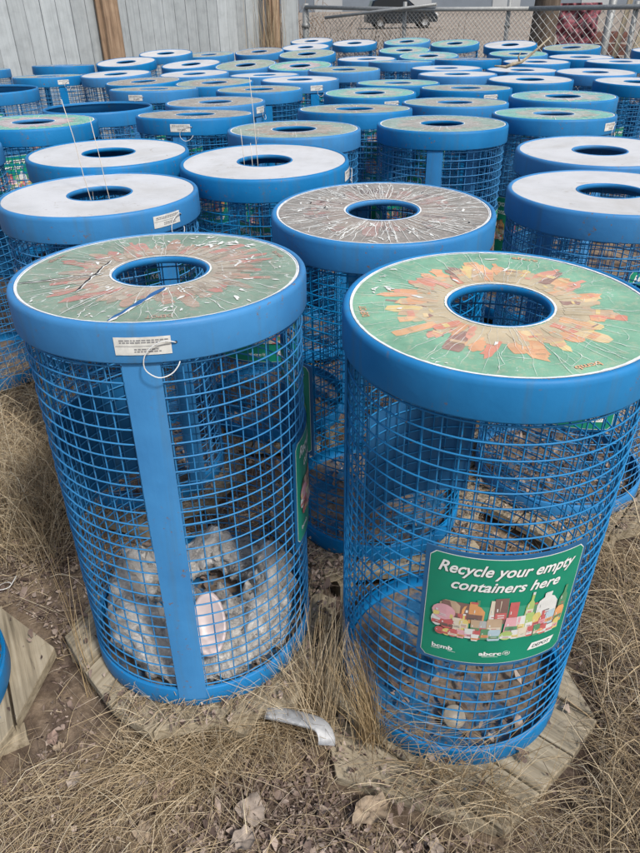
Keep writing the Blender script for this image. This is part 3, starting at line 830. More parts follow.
LID['green'] = far_lid(24, (0.28, 0.36, 0.27), [(0.34, 0.33, 0.26), (0.31, 0.36, 0.28)], (0.34, 0.35, 0.29), 0.5)
LID['teal1'] = far_lid(25, (0.13, 0.42, 0.40), [(0.46, 0.42, 0.38), (0.52, 0.38, 0.36), (0.40, 0.46, 0.42)], (0.42, 0.48, 0.46), 0.55)
LID['teal2'] = far_lid(26, (0.16, 0.44, 0.36), [(0.46, 0.46, 0.38), (0.48, 0.40, 0.33), (0.36, 0.48, 0.40)], (0.40, 0.44, 0.38), 0.5)
LID['teal3'] = far_lid(27, (0.13, 0.42, 0.31), [(0.52, 0.34, 0.36), (0.56, 0.42, 0.42), (0.44, 0.40, 0.38)], (0.48, 0.42, 0.42), 0.55)

PROTO = {'rim': rim_mesh(), 'hole_collar': collar_mesh(), 'wire_cage': cage_mesh(), 'base_band': band_mesh(), 'floor_plate': floor_mesh(), 'strap': strap_mesh(),
         'sign_backing': backing_mesh(), 'sign': sign_mesh(), 'paper_tag': tag_mesh(), 'wire_loop': tie_mesh()}
BINOBJ = {}
def make_bin(name, x, y, dz, tx, ty, lid, side, label, idx):
    rng = random.Random(idx*13+1)
    n = Vector((tx, ty, 1)).normalized()
    top = Vector((x, y, ZRIM+dz))
    zs = {'B': 1.065, 'A': 0.987}.get(name, 1.0)
    base = top - n*H*zs
    camaz = math.degrees(math.atan2(-y, -x))
    if isinstance(side, str): az = float(side[3:])
    elif side is not None: az = camaz + side
    else: az = rng.uniform(0, 360)
    q = Vector((0, 0, 1)).rotation_difference(n).to_matrix().to_4x4()
    root = empty('mesh_recycling_bin')
    root.matrix_world = Matrix.Translation(base) @ q @ Matrix.Rotation(rad(az), 4, 'Z') @ Matrix.Diagonal((1, 1, zs, 1))
    tag(root, label, 'recycling bin', 'blue mesh recycling bins standing in the yard')
    for part in ('rim', 'wire_cage', 'base_band', 'floor_plate', 'strap'):
        link(part, PROTO[part], root)
    if lid != 'open':
        lo = link('lid', LID[lid], root)
        link('hole_collar', PROTO['hole_collar'], lo)
    for s in (95, {'A': 242, 'B': 292, 'W2': 228}.get(name, 275)):
        if name == 'f2' or (s > 200 and name == 'L') or (s < 200 and name == 'W2'): continue
        p = link('sign_backing', PROTO['sign_backing'], root); p.rotation_euler = (0, 0, rad(s))
        if name == 'B': p.location.z = .010
        link('sign', PROTO['sign'], p)
    if isinstance(side, (int, float)) or name == 'A':
        t = link('paper_tag', PROTO['paper_tag'], root); t.rotation_euler = (0, 0, rad(2))
        w = link('wire_loop', PROTO['wire_loop'], t)
    BINOBJ[name] = (root, base)
for i, bnd in enumerate(BINS): make_bin(*bnd, i)

# ------------------------------------------------------------------ hexagonal pallets
def pallet(cx, cy, top, rot, label, rad_=0.435, board_dir=-42, seed=1):
    root = empty('wooden_pallet', (cx, cy, 0), rad(board_dir))
    tag(root, label, 'pallet', 'low wooden platforms under the bins')
    rng = random.Random(seed)
    a0 = rot - board_dir
    hexp = [(rad_*math.cos(rad(a0+60*k)), rad_*math.sin(rad(a0+60*k))) for k in range(6)]
    def span(y):
        xs = []
        for i in range(6):
            (x1, y1), (x2, y2) = hexp[i], hexp[(i+1) % 6]
            if (y1-y)*(y2-y) < 0: xs.append(x1+(x2-x1)*(y-y1)/(y2-y1))
        return (min(xs), max(xs)) if len(xs) >= 2 else None
    ymin = min(p[1] for p in hexp); ymax = max(p[1] for p in hexp)
    bw = 0.138; y = ymin+0.001
    while y < ymax-0.012:
        y2 = min(y+bw, ymax-0.001)
        ys = [y]+sorted(p[1] for p in hexp if y+0.004 < p[1] < y2-0.004)+[y2]
        poly_r = []; poly_l = []
        for yy in ys:
            s = span(min(max(yy, ymin+0.0015), ymax-0.0015))
            if s is None: continue
            poly_l.append((s[0], yy)); poly_r.append((s[1], yy))
        P = poly_l[::1] ; P = poly_r + poly_l[::-1]
        n = len(P); jz = rng.uniform(-.0015, .0015)
        zt, zb = top+jz, top-0.036
        e = 0.003
        c = (sum(p[0] for p in P)/n, sum(p[1] for p in P)/n)
        sh = [(c[0]+(p[0]-c[0])*(1-e/0.12*.4), c[1]+(p[1]-c[1])*(1-e/0.05*.4)) for p in P]
        vs = [(p[0], p[1], zb) for p in P]+[(p[0], p[1], zt-e) for p in P]+[(p[0], p[1], zt) for p in sh]
        fs = [tuple(reversed(range(n))), tuple(2*n+i for i in range(n))]
        for k in range(2):
            for i in range(n): fs.append((k*n+i, k*n+(i+1) % n, (k+1)*n+(i+1) % n, (k+1)*n+i))
        b = MB(); b.add(vs, fs)
        for xx in (-0.2, 0.2):       # nail heads
            if abs(xx) < span((y+y2)/2)[1]-.03:
                for yy in (y+.03, y2-.03):
                    b.add([(xx+.004*math.cos(q), yy+.004*math.sin(q), zt+.0006) for q in (2*PI*j/8 for j in range(8))], [tuple(range(8))], 1)
        b.obj('board', [M['pallet'], M['pipe']], root)
        y = y2+0.007
    for xx in (-0.24, 0.0, 0.24):
        s = 0.62 if xx else 0.74
        b = MB(); b.box((xx, 0, top-0.037-.045), (0.05, s, .09)); b.obj('runner', M['pallet'], root)
    return root
PT = ZRIM-H-0.004
pallet(0.350, 1.265, PT-0.079, -20, "weathered hexagonal wooden pallet under the bin with the bright green lid", 0.425, -40, 1)
pallet(-0.360, 1.440, PT+0.034, -48, "grassed over wooden pallet under the bin with the scratched lid", 0.42, 62, 2)
pallet(-1.195, 1.180, PT, 24, "bare corner of a wooden pallet at the left edge", 0.432, -62, 3)
pallet(0.20, 1.99, PT+0.004, 8, "wooden pallet under the grey crackled lid bin", 0.43, 20, 4)
pallet(0.95, 2.18, PT-0.006, 15, "wooden pallet behind the near bin at the right edge", 0.435, 50, 5)
pallet(-0.71, 2.30, PT-0.004, 40, "wooden pallet under the white lidded bin with stems", 0.43, 10, 6)
pallet(-0.19, 2.75, PT+0.002, 3, "wooden pallet under the middle white lidded bin", 0.40, 80, 7)
pallet(1.13, 2.85, PT, 33, "wooden pallet under the second white lidded bin at right", 0.40, -20, 8)

# ------------------------------------------------------------------ ground
def ground_z(x, y):
    p = Vector((x, y, 0))
    z = 0.012*mnoise.noise(p*1.7) + 0.010*mnoise.noise(p*5.0) + 0.005*mnoise.noise(p*17) + 0.003*mnoise.noise(p*41)
    return z - 0.008 - 0.085*math.exp(-((x-.42)**2+(y-1.2)**2)/.40)
def build_ground():
    xs = np.concatenate([[-420, -200, -90, -45, -24, -13, -8, -5], np.arange(-3.2, -1.6, .08), np.arange(-1.6, 1.9, .0165), np.arange(1.9, 4.0, .09), [5, 8, 13, 24, 45, 90, 200, 420]])
    ys = np.concatenate([[-60, -30, -12, -5, -2, -0.5], np.arange(0.2, 0.7, .05), np.arange(0.7, 3.0, .0165), np.arange(3.0, 14, .12), [15, 17, 20, 25, 32, 45, 70, 120, 220, 420, 800]])
    nx, ny = len(xs), len(ys)
    V = np.zeros((nx*ny, 3)); k = 0
    for y in ys:
        for x in xs:
            V[k] = (x, y, ground_z(x, y)); k += 1
    i = np.arange(nx-1); j = np.arange(ny-1); I, J = np.meshgrid(i, j)
    a = (J*nx+I).ravel()
    Fq = np.stack([a, a+1, a+nx+1, a+nx], 1)
    o = link('ground', np_mesh('ground', V, Fq, M['ground']))
    tag(o, kind='structure', label='brown mulch yard ground running out to a pale gravel lot')
build_ground()

# ------------------------------------------------------------------ straw, litter
nr = np.random.RandomState(5)
CENT = [(b[1], b[2]) for b in BINS]
def in_bin(x, y, r=0.30):
    m = np.zeros(len(x), bool)
    for cx, cy in CENT[:8]+[CENT[-1]]:
        m |= (x-cx)**2+(y-cy)**2 < r*r
    return m
PALS = [(0.345, 1.265, .41), (-0.36, 1.44, .39), (-1.195, 1.18, .40), (.2, 1.99, .4), (.95, 2.18, .4), (-.71, 2.3, .4), (-.19, 2.75, .38), (1.13, 2.85, .38)]
def hgt(x, y):
    z = np.array([ground_z(a, b) for a, b in zip(x, y)])
    for i, (cx, cy, r) in enumerate(PALS):
        z = np.where((x-cx)**2+(y-cy)**2 < r*r, PT+(-.074, .04, .006)[min(i, 2)], z)
    return z
def tubes(P, Rr, sides=3):
    """P (N,K,3) polylines, Rr (N,K) radii -> verts, quads"""
    N, K, _ = P.shape
    T = np.empty_like(P); T[:, 1:-1] = P[:, 2:]-P[:, :-2]; T[:, 0] = P[:, 1]-P[:, 0]; T[:, -1] = P[:, -1]-P[:, -2]
    T /= np.linalg.norm(T, axis=2, keepdims=True)+1e-9
    ref = np.zeros_like(T); ref[..., 2] = 1.0
    A = np.cross(T, ref); L = np.linalg.norm(A, axis=2, keepdims=True)
    A = np.where(L < .15, np.array([1.0, 0, 0]), A); A /= np.linalg.norm(A, axis=2, keepdims=True)
    B = np.cross(T, A)
    V = np.empty((N, K, sides, 3))
    for s in range(sides):
        q = 2*np.pi*s/sides+.5
        V[:, :, s] = P + (A*np.cos(q)+B*np.sin(q))*Rr[..., None]
    idx = np.arange(N*K*sides).reshape(N, K, sides)
    q = []
    for s in range(sides):
        t = (s+1) % sides
        q.append(np.stack([idx[:, :-1, s], idx[:, 1:, s], idx[:, 1:, t], idx[:, :-1, t]], -1).reshape(-1, 4))
    return V.reshape(-1, 3), np.concatenate(q)
def lying(N, dens, length, rad_r, name, mat, label, cat='dry grass', area=(-1.7, 1.75, 0.55, 3.1), lift=0.05, seed=0, dirn=None, arch=1.0):
    r = np.random.RandomState(seed)
    x = r.uniform(area[0], area[1], N*3); y = r.uniform(area[2], area[3], N*3)
    u, v = prj(x, y, 0.02)
    keep = (r.uniform(0, 1, len(x)) < dens(x, y, u, v)) & ~in_bin(x, y, .315)
    x, y = x[keep][:N], y[keep][:N]; n = len(x); K = 6
    th = r.uniform(0, 2*np.pi, n) if dirn is None else dirn(x, y, u[keep][:N], v[keep][:N], r)
    L = r.uniform(length[0], length[1], n)*r.uniform(.6, 1.2, n)
    z = hgt(x, y)
    bendk = r.normal(0, .45, n); kp = r.randint(1, 6, n); kk = r.normal(0, .55, n)*(r.uniform(0, 1, n) < .5); pitch = np.abs(r.normal(0, .10, n))*arch
    P = np.zeros((n, K, 3)); z0 = z+np.abs(r.normal(0, 1, n))*lift*.4+.002
    for k in range(K):
        t = k/(K-1)
        a = th + bendk*t*L*3 + kk*(k >= kp)
        if k == 0: P[:, 0, 0], P[:, 0, 1] = x, y
        else:
            P[:, k, 0] = P[:, k-1, 0]+np.cos(a)*L/(K-1); P[:, k, 1] = P[:, k-1, 1]+np.sin(a)*L/(K-1)
        P[:, k, 2] = z0 + L*pitch*np.sin(t*np.pi)*1.2 + L*pitch*.4*t
    # push straws out of the cages
    for cx, cy in CENT[:8]+[CENT[-1]]:
        dx = P[..., 0]-cx; dy = P[..., 1]-cy; d = np.hypot(dx, dy)+1e-6
        k = np.where(d < .318, .318/d, 1.0)
        P[..., 0] = cx+dx*k; P[..., 1] = cy+dy*k
    Rr = (rad_r*r.uniform(.4, 1.2, n)*np.where(r.uniform(0, 1, n) < .06, 1.9, 1))[:, None]*np.linspace(1, .45, K)[None]
    V, Fq = tubes(P, Rr)
    o = link(name, np_mesh(name, V, Fq, mat)); tag(o, label, cat, None, 'stuff'); return o

def sm(a, lo, hi): return np.clip((a-lo)/(hi-lo), 0, 1)
def patch(x, y, s, o=0.0):        # cheap patchiness
    return .5+.5*np.sin(x*s+o)*np.cos(y*s*1.3+o*2+1.2*np.sin(x*s*.6+o))
def bare(x, y, u, v, d):
    """little straw lies on the bare parts of the pallets"""
    on = np.zeros(len(x), bool)
    for cx, cy, r in ((.345, 1.265, .43), (-1.195, 1.18, .43)): on |= (x-cx)**2+(y-cy)**2 < r*r
    a = np.degrees(np.arctan2(y-1.265, x-.345)); keep = (np.hypot(x-.345, y-1.265) < .45) & ((a < -95) | (a > 150))
    d = np.where(on & ~keep, d*.03, np.where(on, d*.3, d))
    onA = (x+.36)**2+(y-1.44)**2 < .42**2
    return np.where(onA & (x < -.55), d*.15, d)
def dens_gold(x, y, u, v):
    d = .12+0*x
    d = np.maximum(d, .95*sm(v, 690, 730)*(1-sm(u, 170, 260)))          # lower left heap
    d = np.maximum(d, .8*((u > 60) & (u < 330) & (v > 690) & (v < 790)))
    d = np.maximum(d, .85*(u < 70)*(v > 330)*(v < 560))                 # left edge above
    d = np.maximum(d, .55*(u > 330)*(v > 760))
    d = np.maximum(d, .8*(u > 575)*(v > 520))
    d = np.where((u > 20) & (u < 110) & (v > 560) & (v < 760), .08, d)
    d = np.where((u > 190) & (u < 420) & (v > 775), .22, d)
    return bare(x, y, u, v, d*(.45+.55*patch(x, y, 9, 1.0)))
def dens_grey(x, y, u, v):
    d = .35+0*x
    d = np.maximum(d, .9*(u > 540)*(v > 560))
    d = np.where((u > 20) & (u < 105) & (v > 570) & (v < 760), .12, d)
    return bare(x, y, u, v, d*(.5+.5*patch(x, y, 7, 3.0)))
lying(27000, dens_gold, (.03, .16), .0010, 'dry_straw', M['straw'], 'golden dry straw matted over the ground round the pallets', lift=.06, seed=1)
lying(28000, dens_grey, (.02, .11), .0009, 'dead_grass', M['straw_grey'], 'grey brown dead grass lying flat over the dirt', lift=.03, seed=2)
lying(5200, lambda x, y, u, v: np.maximum(.9*(u < 80)*(v > 320)*(v < 545), .9*(u > 600)*(v > 560)), (.10, .34), .0014, 'matted_straw', M['straw'], 'thick long straw heaped beside the bins at the left edge',
      lift=.14, seed=3, arch=2.5, dirn=lambda x, y, u, v, r: r.normal(1.7, .7, len(x)))

def litter(N, dens, size, name, mat, label, seed, area=(-1.7, 1.75, 0.55, 3.1)):
    r = np.random.RandomState(seed)
    x = r.uniform(area[0], area[1], N*3); y = r.uniform(area[2], area[3], N*3)
    u, v = prj(x, y, 0.02)
    keep = (r.uniform(0, 1, len(x)) < dens(x, y, u, v))
    x, y = x[keep][:N], y[keep][:N]; n = len(x)
    z = hgt(x, y)+np.abs(r.normal(0, .008, n))+.003+(.018 if name == 'bin_litter' else 0)
    # 3x3 curled leaf
    gx, gy = np.meshgrid([-1, 0, 1], [-1, 0, 1]); gx = gx.ravel().astype(float); gy = gy.ravel().astype(float)
    wdt = np.where(np.abs(gy) > .5, .35, 1.0)
    s = r.uniform(size[0], size[1], n)*r.uniform(.5, 1.2, n)
    asp = r.uniform(.35, .75, n)
    X = gx[None]*wdt[None]*asp[:, None]+r.normal(0, .12, (n, 9)); Y = gy[None]+r.normal(0, .1, (n, 9))
    curl = r.uniform(-.1, .9, n); curl2 = r.normal(0, .35, n)
    Z = curl[:, None]*X**2*1.2 + curl2[:, None]*Y**2 + r.normal(0, .12, (n, 9))
    P = np.stack([X, Y, Z], -1)*s[:, None, None]
    a = r.uniform(0, 2*np.pi, n); tl = r.normal(0, .45, n); tl2 = r.normal(0, .45, n)
    ca, sa = np.cos(a)[:, None], np.sin(a)[:, None]
    P[..., 2] += np.sin(tl)[:, None]*P[..., 0]+np.sin(tl2)[:, None]*P[..., 1]
    X2 = P[..., 0]*ca-P[..., 1]*sa; Y2 = P[..., 0]*sa+P[..., 1]*ca
    P[..., 0] = X2+x[:, None]; P[..., 1] = Y2+y[:, None]
    P[..., 2] += (z-P[..., 2].min(axis=1)*.7)[:, None]
    V = P.reshape(-1, 3); base = (np.arange(n)*9)[:, None]
    q = np.array([[0, 1, 4, 3], [1, 2, 5, 4], [3, 4, 7, 6], [4, 5, 8, 7]])
    Fq = (base[:, :, None]+q[None]).reshape(-1, 4)
    o = link(name, np_mesh(name, V, Fq, mat)); tag(o, label, 'leaf litter', None, 'stuff')
def dens_leaf(x, y, u, v):
    d = .35+0*x
    d = np.maximum(d, 1.0*((u > 180) & (u < 470) & (v > 770)))
    d = np.maximum(d, .5*((u > 20) & (u < 110) & (v > 560)))
    d = np.maximum(d, .9*((u > 295) & (u < 360) & (v > 530)))
    d = np.where((u < 170) & (v > 720), .3, d)
    return bare(x, y, u, v, d*(.5+.5*patch(x, y, 6, 5.0)))
litter(44000, dens_leaf, (.003, .010), 'leaf_litter', M['leaf_small'], 'crumbled grey brown leaf litter covering the dirt in front', 9)
litter(1700, lambda x, y, u, v: .25+.75*((v > 760) & (u > 170) & (u < 460))+.5*((u > 295) & (u < 350) & (v < 720) & (v > 520)), (.009, .019), 'curled_leaves', M['leaf_small'], 'larger curled brown leaves scattered through the litter', 12)
litter(2600, lambda x, y, u, v: .9*in_bin(x, y, .29)*(.3+.7*patch(x, y, 11, 2.0)), (.006, .018), 'bin_litter', M['leaf_small'], 'dead leaves blown into the bottoms of the near bins', 10)

# single big leaves
def big_leaf(px, py, s, mat, rz, label, seed, zoff=.012, lobes=5, curl=.5):
    rng = random.Random(seed); b = MB()
    nr_, na = 5, 26
    vs = [(0, 0, 0)]
    for k in range(1, nr_+1):
        for i in range(na):
            a = 2*PI*i/na
            rr = (0.86+.34*mnoise.noise(Vector((math.cos(a)*1.6, math.sin(a)*1.6, seed*3.7))))*(1+(.06*rng.uniform(-1, 1) if k == nr_ else 0))
            rr *= k/nr_
            x, y = rr*math.cos(a)*.8, rr*math.sin(a)
            z = curl*(x*x*.9 + .35*y*y*math.sin(3*a+seed)) + .16*math.sin(6*a+k*.7+seed)*(k/nr_)**2 + .25*abs(mnoise.noise(Vector((x*3, y*3, seed*5.1)))) + rng.uniform(-.03, .03)
            vs.append((x*s, y*s, z*s))
    fs = [(0, 1+i, 1+(i+1) % na) for i in range(na)]
    for k in range(nr_-1):
        for i in range(na):
            fs.append((1+k*na+i, 1+(k+1)*na+i, 1+(k+1)*na+(i+1) % na, 1+k*na+(i+1) % na))
    b.add(vs, fs, 0, True)
    b.tube([(0, -s*.2, .001), (0, -s*.9, .004*1), (s*.1, -s*1.3, .012)], .0012, 4)
    o = b.obj('dry_leaf', mat); o.location = (px, py, ground_z(px, py)+zoff+.012); o.rotation_euler = (rng.uniform(-.2, .2), rng.uniform(-.2, .2), rz)
    tag(o, label, 'leaf', 'big dead leaves on the ground')
def unp(u, v, z):
    a, b = u-320, v-426.5; c, s = math.cos(ROLL), math.sin(ROLL)
    X = a*c+b*s; Y = -a*s+b*c; up = -Y
    d = (X, F_PX*math.cos(PITCH)+up*math.sin(PITCH), -F_PX*math.sin(PITCH)+up*math.cos(PITCH))
    t = (z-EYE)/d[2]
    return d[0]*t, d[1]*t
for i, (u, v, s, m, a, lab) in enumerate([
    (250, 806, .040, 'leaf_b', .8, "large pale curled leaf at the bottom left of centre"),
    (372, 803, .044, 'leaf_a', 2.0, "large tan leaf lying below the right pallet"),
    (136, 783, .030, 'leaf_b', 1.4, "pale leaf half sunk in the straw at lower left"),
    (166, 790, .030, 'leaf_c', 2.6, "pinkish brown folded leaf beside the pale one at lower left"),
    (144, 832, .028, 'leaf_a', .3, "pointed tan leaf near the bottom left"),
    (243, 838, .034, 'leaf_b', 2.2, "crumpled pale leaf touching the bottom edge"),
    (352, 688, .040, 'leaf_a', 1.2, "upright tan leaf caught in the tall stalks between the bins"),
    (437, 838, .022, 'leaf_b', .1, "narrow pale leaf near the bottom centre"),
    (52, 738, .020, 'leaf_c', .6, "small dark curled leaf by the left pallet"),
    (58, 746, .016, 'leaf_a', 1.9, "yellowish leaf by the left pallet corner"),
    (74, 778, .022, 'leaf_b', 2.9, "grey leaf in the dirt below the left pallet"),
    (280, 700, .032, 'leaf_a', .9, "tan leaf leaning on the pallet beside the metal bracket"),
    (318, 580, .034, 'leaf_b', 2.4, "brown leaf in the gap between the two near bins"),
    (330, 655, .030, 'leaf_c', 1.1, "rounded brown leaf under the stalks between the bins"),
    (75, 571, .018, 'leaf_a', .2, "small olive leaf in the dark soil left of the tagged bin")]):
    x, y = unp(u, v, .02)
    big_leaf(x, y, s*1.12, M[m], a, lab, i+3, .035 if i in (6, 11) else .020)

# ------------------------------------------------------------------ tall tufts
def tuft(name, cx, cy, N, spread, height, lean, mat, label, seed, rr=.0013, z0=0.02, leandir=None, droop=.6, line=None, avoid=True):
    r = np.random.RandomState(seed); K = 8
    x = cx+r.normal(0, spread, N); y = cy+r.normal(0, spread, N)
    if line is not None:
        t = r.uniform(0, 1, N); x = cx+(line[0]-cx)*t+r.normal(0, spread, N); y = cy+(line[1]-cy)*t+r.normal(0, spread, N)
    th = r.uniform(0, 2*np.pi, N) if leandir is None else r.normal(leandir[0], leandir[1], N)
    L = height*r.uniform(.35, 1.1, N); le = np.abs(r.normal(lean[0], lean[1], N))
    P = np.zeros((N, K, 3)); P[:, 0] = np.stack([x, y, np.full(N, z0-.02)], 1)
    kink = r.normal(0, .25, N)
    for k in range(1, K):
        t = k/(K-1); a = le + droop*t*t*r.uniform(.6, 1.3, N)
        aa = th+kink*t
        P[:, k, 0] = P[:, k-1, 0]+np.sin(a)*np.cos(aa)*L/(K-1)
        P[:, k, 1] = P[:, k-1, 1]+np.sin(a)*np.sin(aa)*L/(K-1)
        P[:, k, 2] = np.maximum(P[:, k-1, 2]+np.cos(a)*L/(K-1), .012)
    if avoid:
        for c in CENT[:8]+[CENT[-1]]:
            dx = P[..., 0]-c[0]; dy = P[..., 1]-c[1]; d = np.hypot(dx, dy)+1e-6
            k = np.where(d < .321, .321/d, 1.0); P[..., 0] = c[0]+dx*k; P[..., 1] = c[1]+dy*k
    Rr = (rr*r.uniform(.6, 1.2, N))[:, None]*np.linspace(1, .35, K)[None]
    V, Fq = tubes(P, Rr)
    V -= np.array([cx, cy, 0]); o = link(name, np_mesh(name, V, Fq, mat)); o.location = (cx, cy, 0)
    tag(o, label, 'grass tuft', 'tufts of tall dry grass'); return o
P1 = unp(372, 735, 0); P2 = unp(345, 690, 0)
tuft('dry_grass_tuft', P1[0], P1[1], 200, .020, .31, (.10, .12), M['stalk'], "dense upright golden stalks between the two nearest bins", 31, .0011, leandir=(2.2, .8), droop=.3)
tuft('dry_grass_tuft', P1[0]+.02, P1[1]-.005, 50, .035, .34, (.30, .2), M['straw'], "loose straws fanning across the foot of the bin with green lid", 32, .0012, leandir=(.0, .8), droop=.9)
P3 = unp(322, 720, 0)
tuft('dry_grass_tuft', P3[0], P3[1], 110, .030, .36, (.42, .22), M['straw'], "straws slanting right in the gap above the metal bracket", 33, .0012, leandir=(1.2, .35), droop=.25)
tuft('dry_grass_tuft', P3[0]-.02, P3[1]-.01, 110, .035, .34, (.55, .25), M['straw'], "straws leaning left over the foot of the tagged bin", 34, .0012, leandir=(2.3, .5), droop=.5)
P4 = unp(180, 745, 0); P5 = unp(290, 720, 0)
tuft('dry_grass_tuft', P4[0]-.05, P4[1]+.02, 520, .035, .20, (1.0, .3), M['straw'], "thick golden grass spilling from under the tagged bin's pallet", 35, .0014, leandir=(-1.3, .9), droop=.5, line=(P5[0], P5[1]))
tuft('dry_grass_tuft', P4[0]-.10, P4[1]-.06, 420, .05, .19, (1.05, .3), M['straw'], "golden grass heap at the left front of the tagged bin", 36, .0014, leandir=(-2.2, 1.2), droop=.5, line=(P4[0]+.1, P4[1]-.06))
P6 = unp(400, 770, 0); P7 = unp(540, 815, 0)
tuft('dry_grass_tuft', P6[0], P6[1], 300, .03, .20, (.7, .3), M['straw'], "short straws along the front edge of the right pallet", 37, .0012, leandir=(-1.4, 1.1), droop=.9, line=(P7[0], P7[1]))
tuft('dry_grass_tuft', P6[0]+.05, P6[1]+.02, 60, .05, .30, (.35, .2), M['stalk'], "thin stems crossing in front of the green lid bin's foot", 38, .0010, leandir=(1.0, 1.0), droop=.8, line=(P7[0]-.05, P7[1]+.05))
P8 = unp(30, 560, 0)
tuft('dry_grass_tuft', P8[0], P8[1]+.1, 260, .10, .42, (.2, .2), M['straw'], "tall straw standing at the left edge behind the dark soil", 39, .0014, droop=.9)
tuft('dry_grass_tuft', P8[0]-.05, P8[1]+.45, 260, .14, .40, (.3, .25), M['straw'], "straw thicket at the left edge below the white lidded bins", 40, .0014, droop=1.1)
P9 = unp(98, 690, 0)
tuft('dry_grass_tuft', P9[0]-.01, P9[1], 14, .014, .44, (.12, .08), M['stalk'], "few long stems at the left side of the tagged bin", 41, .0014, leandir=(1.8, .4), droop=.2)
P10 = unp(630, 680, 0)
tuft('dry_grass_tuft', P10[0]+.03, P10[1], 130, .10, .18, (1.1, .3), M['straw_grey'], "flattened grass right of the right pallet", 42, .0013, leandir=(-.7, .8), droop=.9)

# tall thin stems standing in the holes of white lids
def stem(x, y, z0, z1, lx, ly, label, r=.0017, seed=0):
    rng = random.Random(seed); b = MB(); n = 12; pts = []
    for i in range(n+1):
        t = i/n
        pts.append((lx*t*t+rng.uniform(-.002, .002), ly*t*t+rng.uniform(-.002, .002), (z1-z0)*t))
    b.tube(pts, [r*(1-.5*i/n) for i in range(n+1)], 5)
    for k in range(3):
        i = rng.randrange(5, n-1); p = Vector(pts[i]); a = rng.uniform(0, 6.28)
        b.tube([p, p+Vector((.012*math.cos(a), .012*math.sin(a), .03)), p+Vector((.016*math.cos(a), .016*math.sin(a), .06))], [.0007, .0006, .0003], 4)
    o = b.obj('dry_weed', M['pale_stem']); o.location = (x, y, z0); tag(o, label, 'weed', 'thin dry stems growing up through the bins')
stem(-.70, 2.31, .06, 1.42, -.09, .04, "taller left stem rising out of the stemmed white lid's hole", .0022, 1)
stem(-.655, 2.34, .06, 1.36, -.07, .05, "right stem rising out of the stemmed white lid's hole", .0022, 2)
stem(-.20, 2.70, .06, 1.44, -.03, .05, "tall stem in the hole of the middle white lid", .0022, 3)
stem(-.245, 2.70, .06, 1.27, -.03, .02, "short stem left in the hole of the middle white lid", .0020, 4)
stem(-.225, 2.66, .06, 1.23, -.01, .0, "shortest stem in the hole of the middle white lid", .0020, 5)

# ------------------------------------------------------------------ small things
# galvanised bracket
def bracket():
    b = MB(); n = 14
    xs = []
    for i in range(n+1):
        t = i/n
        x = -.085+.155*min(t/.78, 1); y = .012*math.sin(t*2.2)
        z = .0
        if t > .66:
            q = (t-.66)/.34; x = -.085+.155*.846+.045*math.sin(q*1.45); y = .012*math.sin(t*2.2)-.045*(1-math.cos(q*1.3)); z = -.030*(1-math.cos(q*1.5))
        xs.append((x, y, z))
    prof = [(-.022, -.003), (-.019, .000), (-.008, .0012), (.008, .0012), (.019, .000), (.022, -.003)]
    vs = []
    for i, p in enumerate(xs):
        a = xs[max(0, i-1)]; c = xs[min(n, i+1)]; t = Vector(c)-Vector(a); t.normalize()
        s = Vector((-t.y, t.x, 0)).normalized(); u = t.cross(s)*-1 if t.cross(s).z < 0 else t.cross(s)
        for (w, h) in prof: vs.append(Vector(p)+s*w+u*h)
    for i, p in enumerate(xs):
        a = xs[max(0, i-1)]; c = xs[min(n, i+1)]; t = Vector(c)-Vector(a); t.normalize()
        s = Vector((-t.y, t.x, 0)).normalized(); u = t.cross(s)*-1 if t.cross(s).z < 0 else t.cross(s)
        for (w, h) in prof: vs.append(Vector(p)+s*w+u*(h-.0025))
    k = len(prof); off = (n+1)*k; fs = []
    for i in range(n):
        for j in range(k-1):
            fs.append((i*k+j, (i+1)*k+j, (i+1)*k+j+1, i*k+j+1)); fs.append((off+i*k+j+1, off+(i+1)*k+j+1, off+(i+1)*k+j, off+i*k+j))
        for j in (0, k-1): fs.append((i*k+j, (i+1)*k+j, off+(i+1)*k+j, off+i*k+j))
    for i in (0, n):
        for j in range(k-1): fs.append((i*k+j, i*k+j+1, off+i*k+j+1, off+i*k+j))
    b.add(vs, fs, 0, True)
    o = b.obj('metal_bracket', M['galv']); x, y = unp(297, 722, .08)
    o.location = (x, y, .088); o.rotation_euler = (-.12, .06, -.32)
    tag(o, "curved galvanised metal strip lying between the two pallets", 'bracket')
bracket()
# white loop on the left
b = MB(); pts = []
for i in range(16):
    a = 2*PI*i/15*.93; pts.append((.028*math.cos(a), .011*math.sin(a), .004*math.sin(2*a)))
pts.append((.05, .02, .004)); b.tube(pts, .0016, 5)
o = b.obj('plastic_tie', M['tie']); x, y = unp(3, 589, .02); o.location = (x, y, .03); o.rotation_euler = (0.3, 0, .5)
tag(o, "small white plastic tie loop on dark soil at the left edge", 'cable tie')

